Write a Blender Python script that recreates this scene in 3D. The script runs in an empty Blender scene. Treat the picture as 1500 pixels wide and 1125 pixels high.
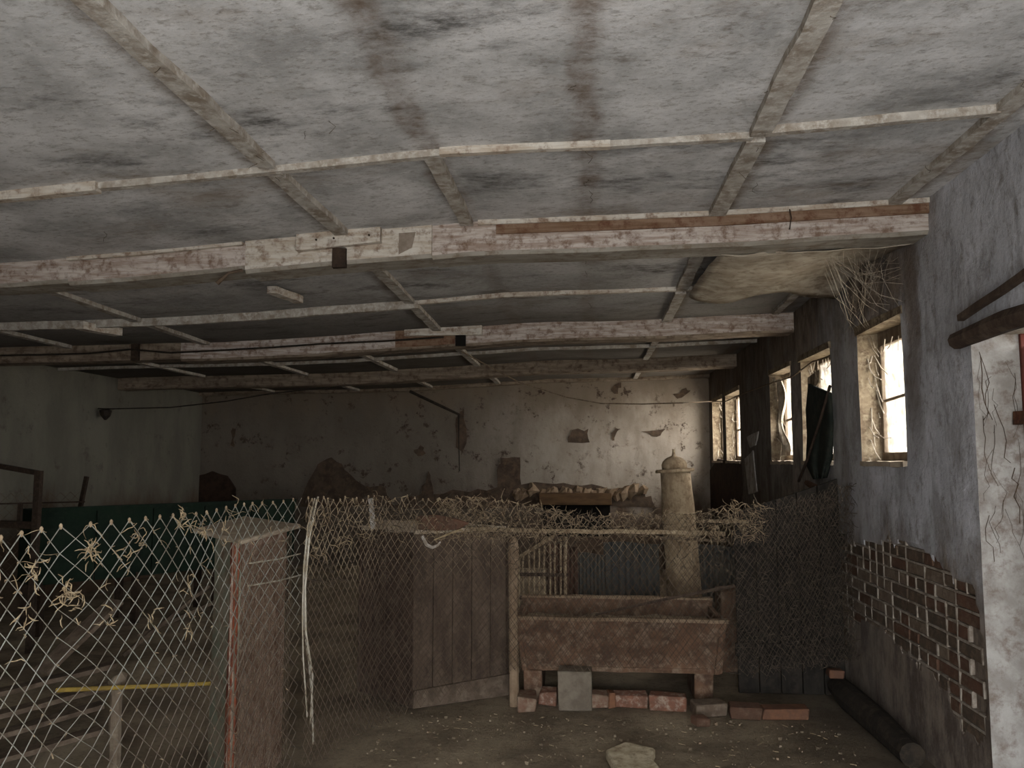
import bpy, bmesh, math, random
import numpy as np
from mathutils import Vector, Matrix, noise
random.seed(7)
S = bpy.context.scene
COL = S.collection
PI = math.pi

# ------------------------------------------------------------------ camera
F = 1200.0
YAW = math.atan(112 / 1200.0)
PITCH = math.atan(112 / 1200.0 * math.cos(YAW))
EYE = Vector((0, 0, 1.6))
cfw = Vector((-math.sin(YAW) * math.cos(PITCH), math.cos(YAW) * math.cos(PITCH), math.sin(PITCH)))
crt = Vector((math.cos(YAW), math.sin(YAW), 0))
cup = crt.cross(cfw)
cam = bpy.data.cameras.new('camera'); cam.sensor_width = 36; cam.lens = F / 1500 * 36
cam.clip_start = 0.02
camo = bpy.data.objects.new('camera', cam); COL.objects.link(camo)
camo.matrix_world = Matrix(((crt.x, cup.x, -cfw.x, EYE.x), (crt.y, cup.y, -cfw.y, EYE.y), (crt.z, cup.z, -cfw.z, EYE.z), (0, 0, 0, 1)))
S.camera = camo
def ray(px, py): return cfw + crt * ((px - 750) / F) - cup * ((py - 562.5) / F)
def onx(px, py, X): d = ray(px, py); return EYE + d * (X / d.x)
def ony(px, py, Y): d = ray(px, py); return EYE + d * (Y / d.y)
def onz(px, py, Z): d = ray(px, py); return EYE + d * ((Z - 1.6) / d.z)

# ------------------------------------------------------------------ world and light
S.view_settings.view_transform = 'Standard'; S.view_settings.look = 'None'
S.view_settings.gamma = 1; S.view_settings.use_curve_mapping = False
S.view_settings.exposure = 0.06
W = bpy.data.worlds.new('world'); S.world = W; W.use_nodes = True
bg = W.node_tree.nodes['Background']; bg.inputs[0].default_value = (0.95, 0.97, 1.0, 1); bg.inputs[1].default_value = 9.0
S.cycles.max_bounces = 8; S.cycles.diffuse_bounces = 5; S.cycles.use_denoising = True
S.cycles.sample_clamp_indirect = 4.0

# room extents
XL, XR, YF, YB = -6.1, 1.8, -1.3, 12.46
WIN = [(4.86, 5.63), (6.27, 7.13), (7.48, 8.33), (9.98, 11.0), (11.26, 12.16)]
WZ = (1.58, 2.45)
DOOR = (2.95, 4.02, 0.0, 2.19)
YARD = (-1.1, 1.5, 0.0, 2.45)      # big doorway behind the viewer

def area(name, loc, sx, sy, direction, power, col, portal=False, spread=PI):
    l = bpy.data.lights.new(name, 'AREA'); l.shape = 'RECTANGLE'; l.size = sx; l.size_y = sy
    l.energy = power; l.color = col; l.spread = spread
    o = bpy.data.objects.new(name, l); COL.objects.link(o); o.location = loc
    o.rotation_euler = Vector(direction).to_track_quat('-Z', 'Z').to_euler()
    if portal: l.cycles.is_portal = True
    return o
# sunlit yard seen through the open doorway behind the viewer
area('yard_daylight', ((YARD[0] + YARD[1]) / 2, YF + 0.05, 1.25), 2.5, 2.3, (0.1, 1, 0.7), 140, (0.93, 0.965, 1.0))
for i, (a, b) in enumerate(WIN):
    area('window_daylight', (2.2, (a + b) / 2, 2.03), (b - a), 0.85, (-1, 0, -0.1), (9, 5, 13, 20, 22)[i], (1.0, 0.95, 0.87))

# ------------------------------------------------------------------ materials
def srgb(r, g, b):
    f = lambda c: (c / 255 / 12.92) if c / 255 <= 0.04045 else ((c / 255 + 0.055) / 1.055) ** 2.4
    return (f(r), f(g), f(b), 1)
class NT:
    def __init__(s, name):
        s.m = bpy.data.materials.new(name); s.m.use_nodes = True; s.t = s.m.node_tree
        s.b = s.t.nodes['Principled BSDF']; s.b.inputs['Roughness'].default_value = 0.95
        s.b.inputs['Specular IOR Level'].default_value = 0.15
        g = s.t.nodes.new('ShaderNodeNewGeometry'); s.pos = g.outputs['Position']
    def n(s, t, **k):
        x = s.t.nodes.new(t)
        for a, v in k.items(): setattr(x, a, v)
        return x
    def L(s, a, b): s.t.links.new(a, b)
    def set(s, sock, v):
        if hasattr(v, 'is_output') or isinstance(v, bpy.types.NodeSocket): s.L(v, sock)
        else: sock.default_value = v
    def mapv(s, scale=(1, 1, 1), loc=(0, 0, 0)):
        m = s.n('ShaderNodeMapping'); s.L(s.pos, m.inputs[0]); m.inputs['Scale'].default_value = scale; m.inputs['Location'].default_value = loc
        return m.outputs[0]
    def noise(s, scale, detail=6, rough=0.6, vec=None, dist=0.0):
        x = s.n('ShaderNodeTexNoise'); x.inputs['Scale'].default_value = scale; x.inputs['Detail'].default_value = detail
        x.inputs['Roughness'].default_value = rough; x.inputs['Distortion'].default_value = dist
        s.L(vec or s.pos, x.inputs['Vector']); return x.outputs['Fac']
    def ramp(s, fac, a, b, lo=0.0, hi=1.0):
        x = s.n('ShaderNodeMapRange'); x.interpolation_type = 'SMOOTHSTEP'; x.clamp = True
        s.set(x.inputs['Value'], fac)
        for k, v in zip(('From Min', 'From Max', 'To Min', 'To Max'), (a, b, lo, hi)): x.inputs[k].default_value = v
        return x.outputs[0]
    def mix(s, fac, c1, c2, mode='MIX'):
        x = s.n('ShaderNodeMix', data_type='RGBA', blend_type=mode)
        s.set(x.inputs[0], fac); s.set(x.inputs[6], c1); s.set(x.inputs[7], c2); return x.outputs[2]
    def math(s, op, a, b=0.0):
        x = s.n('ShaderNodeMath', operation=op); s.set(x.inputs[0], a); s.set(x.inputs[1], b); return x.outputs[0]
    def xyz(s):
        x = s.n('ShaderNodeSeparateXYZ'); s.L(s.pos, x.inputs[0]); return x.outputs
    def bump(s, h, strength=0.5, dist=0.01):
        x = s.n('ShaderNodeBump'); x.inputs['Strength'].default_value = strength; x.inputs['Distance'].default_value = dist
        s.L(h, x.inputs['Height']); s.L(x.outputs[0], s.b.inputs['Normal'])
    def out(s, col): s.set(s.b.inputs['Base Color'], col); return s.m

def simple(name, c1, c2, scale=8, dust=None, rough=0.95, metal=0.0, bump=0.4, grain=None, bscale=60):
    t = NT(name)
    v = t.mapv(grain) if grain else None
    c = t.mix(t.ramp(t.noise(scale, 7, 0.65, v), 0.35, 0.65), c1, c2)
    if dust: c = t.mix(t.ramp(t.noise(scale * 2.3, 5, 0.7), 0.45, 0.7, 0, 0.85), c, dust)
    t.b.inputs['Roughness'].default_value = rough; t.b.inputs['Metallic'].default_value = metal
    t.bump(t.noise(bscale, 4, 0.7, v), bump, 0.004)
    return t.out(c)

def mat_ceiling():
    t = NT('mouldy_ceiling_board')
    X, Y, Z = t.xyz()[:3]
    base = t.mix(t.ramp(t.noise(2.2, 8, 0.62), 0.3, 0.7), srgb(158, 157, 155), srgb(214, 212, 211))
    base = t.mix(t.ramp(t.noise(14, 6, 0.7), 0.45, 0.75, 0, 0.6), base, srgb(208, 206, 205))
    base = t.mix(t.ramp(t.noise(26, 8, 0.8, t.mapv((1, 1.7, 1))), 0.5, 0.64, 0, 0.6), base, srgb(122, 116, 107))
    base = t.mix(t.ramp(t.noise(70, 5, 0.8), 0.6, 0.72, 0, 0.5), base, srgb(96, 86, 74))
    base = t.mix(t.ramp(t.noise(5.5, 8, 0.72, t.mapv((1, 1.6, 1), (2, 7, 0))), 0.55, 0.7, 0, 0.6), base, srgb(112, 104, 94))
    v = t.mapv((1.2, 2.6, 1), (3, 1, 0))
    dark = t.math('MULTIPLY', t.ramp(t.noise(1.5, 6, 0.62, v), 0.5, 0.72), t.ramp(t.noise(9, 6, 0.75, t.mapv((1, 2, 1))), 0.35, 0.62, 0.25, 1))
    base = t.mix(t.math('MULTIPLY', dark, 0.9), base, srgb(66, 64, 60))
    base = t.mix(t.math('MULTIPLY', t.ramp(t.noise(0.9, 7, 0.7, t.mapv((1, 1.6, 1), (9, 4, 2))), 0.52, 0.72), 0.55), base, srgb(122, 102, 78))
    # darker brown deeper in the barn and toward its far left
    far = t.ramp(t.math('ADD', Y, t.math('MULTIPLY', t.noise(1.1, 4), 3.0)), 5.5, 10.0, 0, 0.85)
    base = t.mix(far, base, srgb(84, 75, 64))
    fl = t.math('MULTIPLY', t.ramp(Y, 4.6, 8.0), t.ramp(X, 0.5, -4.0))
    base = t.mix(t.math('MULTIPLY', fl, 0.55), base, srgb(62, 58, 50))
    wig = t.math('MULTIPLY', t.math('SUBTRACT', t.noise(2.5, 5, 0.6), 0.5), 0.16)
    for x0, w in ((0.0, 0.035), (-0.66, 0.04)):
        d = t.math('ABSOLUTE', t.math('ADD', t.math('SUBTRACT', X, x0), wig))
        m = t.math('MULTIPLY', t.ramp(d, w + 0.05, w * 0.5), t.ramp(t.noise(4, 6, 0.7), 0.35, 0.6, 0.35, 1))
        m = t.math('MULTIPLY', m, t.math('MULTIPLY', t.ramp(Y, 4.4, 3.6, 0.3, 0.8), t.ramp(t.noise(11, 6, 0.75), 0.3, 0.6, 0.45, 1)))
        base = t.mix(m, base, srgb(98, 76, 54))
    for x0, w in ((-1.40, 0.05), (0.75, 0.03), (1.66, 0.05)):      # brown stain and edge shadow painted beside the battens
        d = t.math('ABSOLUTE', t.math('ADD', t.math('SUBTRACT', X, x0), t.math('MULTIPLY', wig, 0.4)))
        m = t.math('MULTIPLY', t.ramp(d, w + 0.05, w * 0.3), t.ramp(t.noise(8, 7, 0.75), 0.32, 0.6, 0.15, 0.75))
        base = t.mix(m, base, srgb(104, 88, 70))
    t.bump(t.noise(38, 6, 0.7), 0.5, 0.006)
    return t.out(base)
def mat_plaster(name, light, mid, dirt, sc=1.0, wall='right'):
    t = NT(name)
    X, Y, Z = t.xyz()[:3]
    v = t.mapv((1, 1, 0.45))
    base = t.mix(t.ramp(t.noise(2.6 * sc, 8, 0.65, v), 0.35, 0.65), light, mid)
    base = t.mix(t.ramp(t.noise(9 * sc, 7, 0.75), 0.56, 0.7, 0, 0.7), base, dirt)
    nz = t.math('MULTIPLY', t.math('SUBTRACT', t.noise(2.0, 6, 0.65, v), 0.5), 1.6)
    if wall == 'right':
        strk = t.ramp(t.noise(2.4, 9, 0.72, t.mapv((1, 1.5, 0.75), (4, 2, 1)), 0.6), 0.48, 0.62)
        base = t.mix(t.math('MULTIPLY', strk, 0.55), base, srgb(120, 116, 112))
        fine = t.ramp(t.noise(14, 8, 0.8, t.mapv((1, 1.4, 0.7))), 0.5, 0.68)
        base = t.mix(t.math('MULTIPLY', fine, 0.7), base, srgb(108, 100, 92))
        low = t.ramp(t.math('ADD', Z, t.math('MULTIPLY', nz, 1.2)), 1.35, 0.65, 0, 0.95)
        base = t.mix(t.ramp(t.noise(60, 6, 0.8), 0.56, 0.7, 0, 0.5), base, srgb(104, 98, 92))
        dirtc = t.mix(t.ramp(t.noise(5, 8, 0.75, v), 0.38, 0.62), srgb(80, 68, 57), srgb(130, 116, 102))
        base = t.mix(low, base, dirtc)
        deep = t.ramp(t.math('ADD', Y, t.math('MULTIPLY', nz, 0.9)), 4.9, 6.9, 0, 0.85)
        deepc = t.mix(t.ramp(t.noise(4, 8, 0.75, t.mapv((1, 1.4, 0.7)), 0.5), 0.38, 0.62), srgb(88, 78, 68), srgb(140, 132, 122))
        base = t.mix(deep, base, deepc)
        top = t.math('MULTIPLY', t.ramp(t.math('ADD', Z, t.math('MULTIPLY', nz, 1.2)), 2.15, 2.75), t.ramp(t.math('ADD', Y, nz), 4.2, 5.0))
        base = t.mix(t.math('MULTIPLY', top, 0.92), base, dirtc)
        jn = t.math('MULTIPLY', t.ramp(t.math('ABSOLUTE', t.math('SUBTRACT', t.math('ADD', Y, t.math('MULTIPLY', nz, 0.35)), 4.68)), 0.16, 0.05), t.ramp(Z, 1.4, 2.1))
        base = t.mix(t.math('MULTIPLY', jn, 0.7), base, srgb(100, 86, 74))
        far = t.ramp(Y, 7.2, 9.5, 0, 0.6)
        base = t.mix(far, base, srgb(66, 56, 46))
    else:
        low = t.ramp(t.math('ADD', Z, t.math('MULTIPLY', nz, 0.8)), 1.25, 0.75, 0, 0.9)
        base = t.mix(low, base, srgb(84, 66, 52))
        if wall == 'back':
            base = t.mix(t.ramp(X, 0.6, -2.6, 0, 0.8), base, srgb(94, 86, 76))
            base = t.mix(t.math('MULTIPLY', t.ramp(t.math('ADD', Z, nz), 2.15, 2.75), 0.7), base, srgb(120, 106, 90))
            vo = t.noise(4.5, 8, 0.8)
            base = t.mix(t.math('MULTIPLY', t.ramp(vo, 0.55, 0.62, 0, 0.9), t.ramp(t.noise(1.3, 3), 0.38, 0.55)), base, srgb(70, 56, 46))
    t.bump(t.math('ADD', t.noise(22, 8, 0.7), t.math('MULTIPLY', t.ramp(t.noise(2.4, 9, 0.72, None, 0.6), 0.46, 0.56), 0.25)), 0.7, 0.01)
    return t.out(base)
def mat_floor():
    t = NT('dirt_floor')
    b = t.mix(t.ramp(t.noise(2.2, 8, 0.65), 0.35, 0.65), srgb(122, 108, 90), srgb(166, 150, 126))
    b = t.mix(t.ramp(t.noise(30, 5, 0.8), 0.5, 0.72, 0, 0.7), b, srgb(84, 72, 58))
    b = t.mix(t.ramp(t.noise(75, 3, 0.8), 0.64, 0.72, 0, 0.8), b, srgb(176, 162, 138))
    X, Y, Z = t.xyz()[:3]
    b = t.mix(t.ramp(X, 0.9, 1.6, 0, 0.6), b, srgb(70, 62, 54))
    t.bump(t.noise(45, 8, 0.8), 0.9, 0.02)
    return t.out(b)
M = {}
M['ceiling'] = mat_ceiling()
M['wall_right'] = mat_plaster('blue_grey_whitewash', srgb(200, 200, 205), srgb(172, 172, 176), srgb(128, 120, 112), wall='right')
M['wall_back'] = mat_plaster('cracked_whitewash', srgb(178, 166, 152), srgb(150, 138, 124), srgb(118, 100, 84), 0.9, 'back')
M['wall_left'] = mat_plaster('grey_green_whitewash', srgb(118, 114, 102), srgb(102, 98, 88), srgb(84, 78, 68), 0.5, 'left')
M['jamb'] = simple('flaking_whitewash', srgb(178, 174, 168), srgb(146, 140, 133), 6, srgb(120, 106, 96), bump=0.8, bscale=30)
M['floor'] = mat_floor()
M['reveal'] = simple('dusty_reveal', srgb(128, 114, 94), srgb(88, 74, 60), 12, srgb(150, 138, 116), bump=0.8, bscale=45)
M['beam'] = simple('flaking_pink_limewash', srgb(152, 134, 122), srgb(198, 188, 180), 8, srgb(110, 86, 70), grain=(0.5, 2, 5), bump=0.8)
M['beam_dark'] = simple('dark_brown_beam', srgb(112, 98, 84), srgb(146, 132, 116), 5, srgb(78, 62, 48), grain=(0.5, 2, 5), bump=0.8)  # darker brown version of the beam colour
M['beam_pale'] = simple('pale_limewashed_board', srgb(204, 198, 188), srgb(174, 160, 144), 8, srgb(120, 96, 78), grain=(0.6, 2, 4), bump=0.8)
M['beam_brown'] = simple('bare_brown_board', srgb(112, 88, 68), srgb(140, 116, 98), 6, srgb(92, 58, 42), grain=(0.4, 3, 6), bump=0.8)
M['under'] = simple('grey_beam_underside', srgb(158, 152, 142), srgb(130, 122, 110), 5, srgb(112, 96, 80), grain=(0.5, 2, 2))
M['cement'] = simple('grey_cement_patch', srgb(140, 128, 116), srgb(122, 110, 98), 20)
M['batten'] = simple('dusty_batten', srgb(176, 170, 161), srgb(134, 122, 108), 9, srgb(198, 193, 185), bump=0.8)
M['rust'] = simple('rusty_iron', srgb(84, 50, 36), srgb(58, 42, 34), 14, srgb(104, 72, 50), 0.85)
M['darkrust'] = simple('dark_rusty_iron', srgb(58, 46, 38), srgb(44, 36, 30), 14, srgb(74, 60, 48), 0.85)
M['thread'] = simple('sooty_thread', srgb(96, 84, 70), srgb(70, 60, 50), 20)
M['black'] = simple('black_cable', srgb(38, 34, 30), srgb(56, 48, 40), 20, rough=0.8)
def mat_wire():
    t = NT('galvanised_dusty_wire'); X, Y, Z = t.xyz()[:3]
    c = t.mix(t.ramp(t.noise(9, 6), 0.4, 0.65), srgb(142, 142, 132), srgb(112, 106, 94))
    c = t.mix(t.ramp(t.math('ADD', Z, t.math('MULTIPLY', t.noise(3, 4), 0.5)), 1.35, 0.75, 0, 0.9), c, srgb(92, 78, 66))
    t.b.inputs['Roughness'].default_value = 0.7
    return t.out(c)
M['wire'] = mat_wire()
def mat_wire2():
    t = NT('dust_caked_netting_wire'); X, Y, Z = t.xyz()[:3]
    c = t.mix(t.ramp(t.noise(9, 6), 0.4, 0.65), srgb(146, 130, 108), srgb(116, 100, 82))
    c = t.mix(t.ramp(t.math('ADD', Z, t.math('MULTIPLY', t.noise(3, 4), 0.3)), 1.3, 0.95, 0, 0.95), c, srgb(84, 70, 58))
    return t.out(c)
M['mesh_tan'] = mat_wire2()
M['wire_tan'] = simple('dust_caked_wire', srgb(142, 124, 100), srgb(112, 94, 74), 16, srgb(164, 148, 122))
M['wire_dark'] = simple('dull_brown_wire', srgb(104, 90, 74), srgb(84, 70, 58), 16, srgb(124, 108, 88))
M['straw'] = simple('dry_straw', srgb(156, 138, 108), srgb(122, 104, 80), 22, srgb(170, 156, 130))
M['silver'] = simple('pale_tie_wire', srgb(190, 184, 170), srgb(150, 138, 116), 18, rough=0.6)
M['green_old'] = simple('faded_green_paint', srgb(104, 108, 92), srgb(122, 112, 96), 7, srgb(98, 76, 60), bump=0.7)
M['red_rust'] = simple('red_rust_strip', srgb(122, 66, 46), srgb(92, 54, 42), 12, srgb(126, 104, 86))
M['brown_face'] = simple('speckled_brown_sheet', srgb(150, 124, 108), srgb(116, 90, 76), 10, srgb(184, 166, 150), bump=0.9, bscale=50)
M['dust_top'] = simple('thick_grey_dust', srgb(178, 164, 144), srgb(156, 140, 122), 9, bump=0.6)
M['green'] = simple('dark_green_paint', srgb(22, 38, 26), srgb(18, 30, 22), 5, srgb(34, 42, 32), 0.75, bump=0.3)
M['wood_dark'] = simple('dark_brown_wood', srgb(78, 64, 54), srgb(60, 48, 40), 5, srgb(94, 82, 70), grain=(3, 3, 0.6), bump=0.8)
M['wood_grey'] = simple('dusty_grey_wood', srgb(126, 112, 96), srgb(100, 86, 72), 5, srgb(142, 130, 112), grain=(3, 3, 0.6), bump=0.8)
M['crate_side'] = simple('stained_crate_board', srgb(94, 80, 68), srgb(72, 60, 51), 4, srgb(108, 94, 80), grain=(3, 3, 0.6), bump=0.8)
M['mesh_dark'] = simple('dark_brown_wire', srgb(76, 67, 56), srgb(60, 52, 45), 16, srgb(96, 84, 70))
M['wood_pile'] = simple('dusty_brown_plank', srgb(104, 90, 77), srgb(80, 68, 57), 5, srgb(122, 108, 92), grain=(2, 2, 2), bump=0.8)
M['wood_lintel'] = simple('brown_lintel_wood', srgb(98, 76, 54), srgb(78, 60, 44), 5, grain=(0.6, 3, 3))
M['gate_wood'] = simple('blackened_gate_wood', srgb(46, 42, 37), srgb(34, 31, 28), 5, srgb(54, 48, 42), grain=(3, 3, 0.6))
M['trough'] = simple('rust_brown_trough', srgb(108, 82, 64), srgb(80, 62, 50), 7, srgb(132, 114, 96), bump=0.9, bscale=40)
M['trough_rim'] = simple('dusty_trough_rim', srgb(146, 126, 104), srgb(120, 100, 80), 8)
M['block'] = simple('grey_concrete_block', srgb(124, 114, 100), srgb(102, 92, 80), 10, bump=0.8)
M['mortar'] = simple('pale_mortar', srgb(150, 140, 128), srgb(112, 100, 88), 14, bump=0.9)
M['brick_a'] = simple('soiled_brown_brick', srgb(88, 74, 62), srgb(76, 66, 56), 9, srgb(112, 94, 78), bump=0.9)
M['brick_b'] = simple('dull_red_brick', srgb(94, 68, 54), srgb(82, 62, 50), 9, srgb(106, 88, 74), bump=0.9)
M['brick_c'] = simple('grey_brown_brick', srgb(112, 98, 84), srgb(92, 78, 66), 9, srgb(124, 110, 96), bump=0.9)
M['brick_dusty'] = simple('dust_covered_brick', srgb(128, 108, 92), srgb(112, 82, 66), 9, srgb(146, 130, 112), bump=0.9)
M['brick_red'] = simple('pale_red_brick', srgb(130, 90, 72), srgb(108, 80, 66), 11, srgb(162, 146, 130), bump=0.9)
M['brick_orange'] = simple('orange_brick', srgb(122, 86, 64), srgb(98, 72, 58), 9, bump=0.7)
M['chunk'] = simple('pale_mortar_chunk', srgb(196, 184, 158), srgb(164, 150, 124), 12, srgb(130, 114, 92), bump=0.9)
M['pipe'] = simple('asbestos_cement', srgb(172, 152, 124), srgb(138, 118, 94), 6, srgb(112, 92, 70), grain=(2, 2, 0.8), bump=0.8)
M['bluish'] = simple('bluish_painted_sheet', srgb(62, 66, 67), srgb(74, 73, 68), 5, srgb(88, 80, 70), 0.8)
M['brownboard'] = simple('reddish_brown_board', srgb(84, 62, 50), srgb(68, 52, 44), 5, grain=(3, 3, 0.6))
M['cloth'] = simple('dark_green_sacking', srgb(42, 46, 40), srgb(32, 36, 32), 8, srgb(56, 56, 48))
M['log'] = simple('charred_log', srgb(50, 44, 38), srgb(38, 34, 30), 8, srgb(64, 56, 46), bump=0.9)
M['yellow'] = simple('yellow_paint', srgb(168, 142, 66), srgb(138, 116, 60), 14, srgb(140, 116, 70))
M['web'] = simple('dust_laden_cobweb', srgb(182, 172, 156), srgb(150, 138, 122), 5, srgb(120, 106, 90), bump=0.9, bscale=20)
M['mud'] = simple('bare_mud_wall', srgb(92, 78, 66), srgb(72, 60, 50), 6, srgb(104, 86, 70), bump=0.9, bscale=25)
M['mud_dark'] = simple('dark_mud_patch', srgb(64, 50, 40), srgb(46, 36, 30), 6, srgb(72, 54, 42), bump=0.9)
M['frame_red'] = simple('red_brown_door_paint', srgb(96, 50, 42), srgb(80, 46, 38), 8, rough=0.7)
M['leaf'] = simple('grey_door_boards', srgb(64, 58, 52), srgb(52, 46, 42), 6, grain=(3, 3, 0.5))
M['earth'] = simple('yard_earth', srgb(150, 136, 112), srgb(128, 116, 94), 2)
M['hole'] = simple('near_black', srgb(26, 23, 20), srgb(20, 18, 16), 5)
def mat_glass():
    t = NT('dusty_window_glass'); t.t.nodes.remove(t.b)
    tr = t.n('ShaderNodeBsdfTransparent'); df = t.n('ShaderNodeBsdfTranslucent'); df.inputs[0].default_value = (0.8, 0.78, 0.7, 1)
    mx = t.n('ShaderNodeMixShader'); t.L(t.ramp(t.noise(12, 6, 0.7), 0.4, 0.8, 0.05, 0.45), mx.inputs[0])
    t.L(tr.outputs[0], mx.inputs[1]); t.L(df.outputs[0], mx.inputs[2])
    t.L(mx.outputs[0], t.t.nodes['Material Output'].inputs[0]); return t.m
M['glass'] = mat_glass()

# ------------------------------------------------------------------ mesh helpers
class MB:
    def __init__(s): s.v = []; s.f = []; s.mi = []; s.mats = []
    def _m(s, m):
        if m not in s.mats: s.mats.append(m)
        return s.mats.index(m)
    def add(s, vs, fs, m=None):
        o = len(s.v); s.v += [tuple(x) for x in vs]; s.f += [tuple(i + o for i in f) for f in fs]
        s.mi += [s._m(m)] * len(fs); return s
    def box(s, a, b, m=None, jit=0.0, xf=None):
        x0, y0, z0 = a; x1, y1, z1 = b
        vs = [Vector(p) for p in ((x0, y0, z0), (x1, y0, z0), (x1, y1, z0), (x0, y1, z0), (x0, y0, z1), (x1, y0, z1), (x1, y1, z1), (x0, y1, z1))]
        if jit: vs = [p + Vector([random.uniform(-jit, jit) for _ in range(3)]) for p in vs]
        if xf: vs = [xf @ p for p in vs]
        return s.add(vs, [(0, 3, 2, 1), (4, 5, 6, 7), (0, 1, 5, 4), (1, 2, 6, 5), (2, 3, 7, 6), (3, 0, 4, 7)], m)
    def bar(s, p, q, w, h, m=None, up=(0, 0, 1), n=1, jit=0.0):
        p, q = Vector(p), Vector(q); d = (q - p).normalized(); sd = d.cross(Vector(up)).normalized(); u = sd.cross(d)
        rings = []
        for i in range(n + 1):
            c = p.lerp(q, i / n)
            if 0 < i < n and jit: c += sd * random.uniform(-jit, jit) + u * random.uniform(-jit, jit)
            k = 1 + random.uniform(-jit, jit) * 8
            rings.append([c + sd * (a * w / 2 * k) + u * (b * h / 2 * k) for a, b in ((-1, -1), (1, -1), (1, 1), (-1, 1))])
        vs = [x for r in rings for x in r]; fs = [(3, 2, 1, 0), tuple(4 * n + i for i in range(4))]
        for i in range(n):
            for k in range(4): fs.append((4 * i + k, 4 * i + (k + 1) % 4, 4 * i + 4 + (k + 1) % 4, 4 * i + 4 + k))
        return s.add(vs, fs, m)
    def tube(s, pts, r, m=None, sides=5, cap=True):
        pts = [Vector(p) for p in pts]; rr = r if isinstance(r, (list, tuple)) else [r] * len(pts)
        vs = []; up = Vector((0.13, 0.21, 0.97))
        for i, p in enumerate(pts):
            d = (pts[min(i + 1, len(pts) - 1)] - pts[max(i - 1, 0)])
            d = d.normalized() if d.length > 1e-9 else Vector((0, 0, 1))
            a = d.cross(up if abs(d.dot(up)) < 0.95 else Vector((1, 0, 0))).normalized(); b = d.cross(a)
            for k in range(sides):
                t = 2 * PI * k / sides; vs.append(p + (a * math.cos(t) + b * math.sin(t)) * rr[i])
        fs = []
        for i in range(len(pts) - 1):
            for k in range(sides): fs.append((i * sides + k, i * sides + (k + 1) % sides, (i + 1) * sides + (k + 1) % sides, (i + 1) * sides + k))
        if cap: fs += [tuple(range(sides))[::-1], tuple((len(pts) - 1) * sides + k for k in range(sides))]
        return s.add(vs, fs, m)
    def lathe(s, c, prof, m=None, sides=24, tilt=None, jit=0.0):
        c = Vector(c); vs = []
        for r, z in prof:
            for k in range(sides):
                t = 2 * PI * k / sides; q = Vector((r * math.cos(t), r * math.sin(t), z))
                if jit: q += q.normalized() * noise.noise(q * 9 + c) * jit
                vs.append(c + (tilt @ q if tilt else q))
        n = len(prof); fs = [(i * sides + k, i * sides + (k + 1) % sides, (i + 1) * sides + (k + 1) % sides, (i + 1) * sides + k) for i in range(n - 1) for k in range(sides)]
        fs += [tuple(range(sides))[::-1], tuple((n - 1) * sides + k for k in range(sides))]
        return s.add(vs, fs, m)
    def prism(s, poly, off, m=None):
        n = len(poly); off = Vector(off); vs = [Vector(p) for p in poly] + [Vector(p) + off for p in poly]
        fs = [tuple(range(n))[::-1], tuple(range(n, 2 * n))] + [(i, (i + 1) % n, n + (i + 1) % n, n + i) for i in range(n)]
        return s.add(vs, fs, m)
    def grid(s, fn, nu, nv, m=None, thick=None):
        vs = [Vector(fn(i / nu, j / nv)) for j in range(nv + 1) for i in range(nu + 1)]; W_ = nu + 1
        fs = [(j * W_ + i, j * W_ + i + 1, (j + 1) * W_ + i + 1, (j + 1) * W_ + i) for j in range(nv) for i in range(nu)]
        if thick:
            N = len(vs); t = Vector(thick); vs = vs + [p + t for p in vs]; f2 = [tuple(N + k for k in f[::-1]) for f in fs]
            edge = [i for i in range(nu + 1)] + [j * W_ + nu for j in range(1, nv + 1)] + [nv * W_ + i for i in range(nu - 1, -1, -1)] + [j * W_ for j in range(nv - 1, 0, -1)]
            fs = fs + f2 + [(edge[k], edge[(k + 1) % len(edge)], N + edge[(k + 1) % len(edge)], N + edge[k]) for k in range(len(edge))]
        return s.add(vs, fs, m)
    def build(s, name, mat=None, parent=None, smooth=False, kind=None, bevel=0.0, origin=None):
        me = bpy.data.meshes.new(name)
        o_ = Vector(origin) if origin is not None else Vector((0, 0, 0))
        me.from_pydata([Vector(v) - o_ for v in s.v], [], s.f)
        for m in s.mats: me.materials.append(M[m or mat])
        me.polygons.foreach_set('material_index', s.mi)
        bm = bmesh.new(); bm.from_mesh(me)
        if bevel: bmesh.ops.bevel(bm, geom=list(bm.edges), offset=bevel, segments=1, affect='EDGES', clamp_overlap=True)
        bmesh.ops.recalc_face_normals(bm, faces=bm.faces); bm.to_mesh(me); bm.free()
        if smooth: me.shade_smooth()
        o = bpy.data.objects.new(name, me); COL.objects.link(o); o.location = o_
        if parent is not None:
            o.parent = parent; o.matrix_parent_inverse = Matrix.Translation(-parent.location)
        if kind: o['kind'] = kind
        return o
def tag(o, label, cat, group=None):
    o['label'] = label; o['category'] = cat
    if group: o['group'] = group
    return o
def thing(name, loc, label, cat, group=None):
    o = bpy.data.objects.new(name, None); COL.objects.link(o); o.location = loc; o.empty_display_size = 0.1
    return tag(o, label, cat, group)
def struct(o, label, cat='structure'):
    o['kind'] = 'structure'; o['label'] = label; o['category'] = cat; return o
def lab(o, l): o['label'] = l; return o

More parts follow.
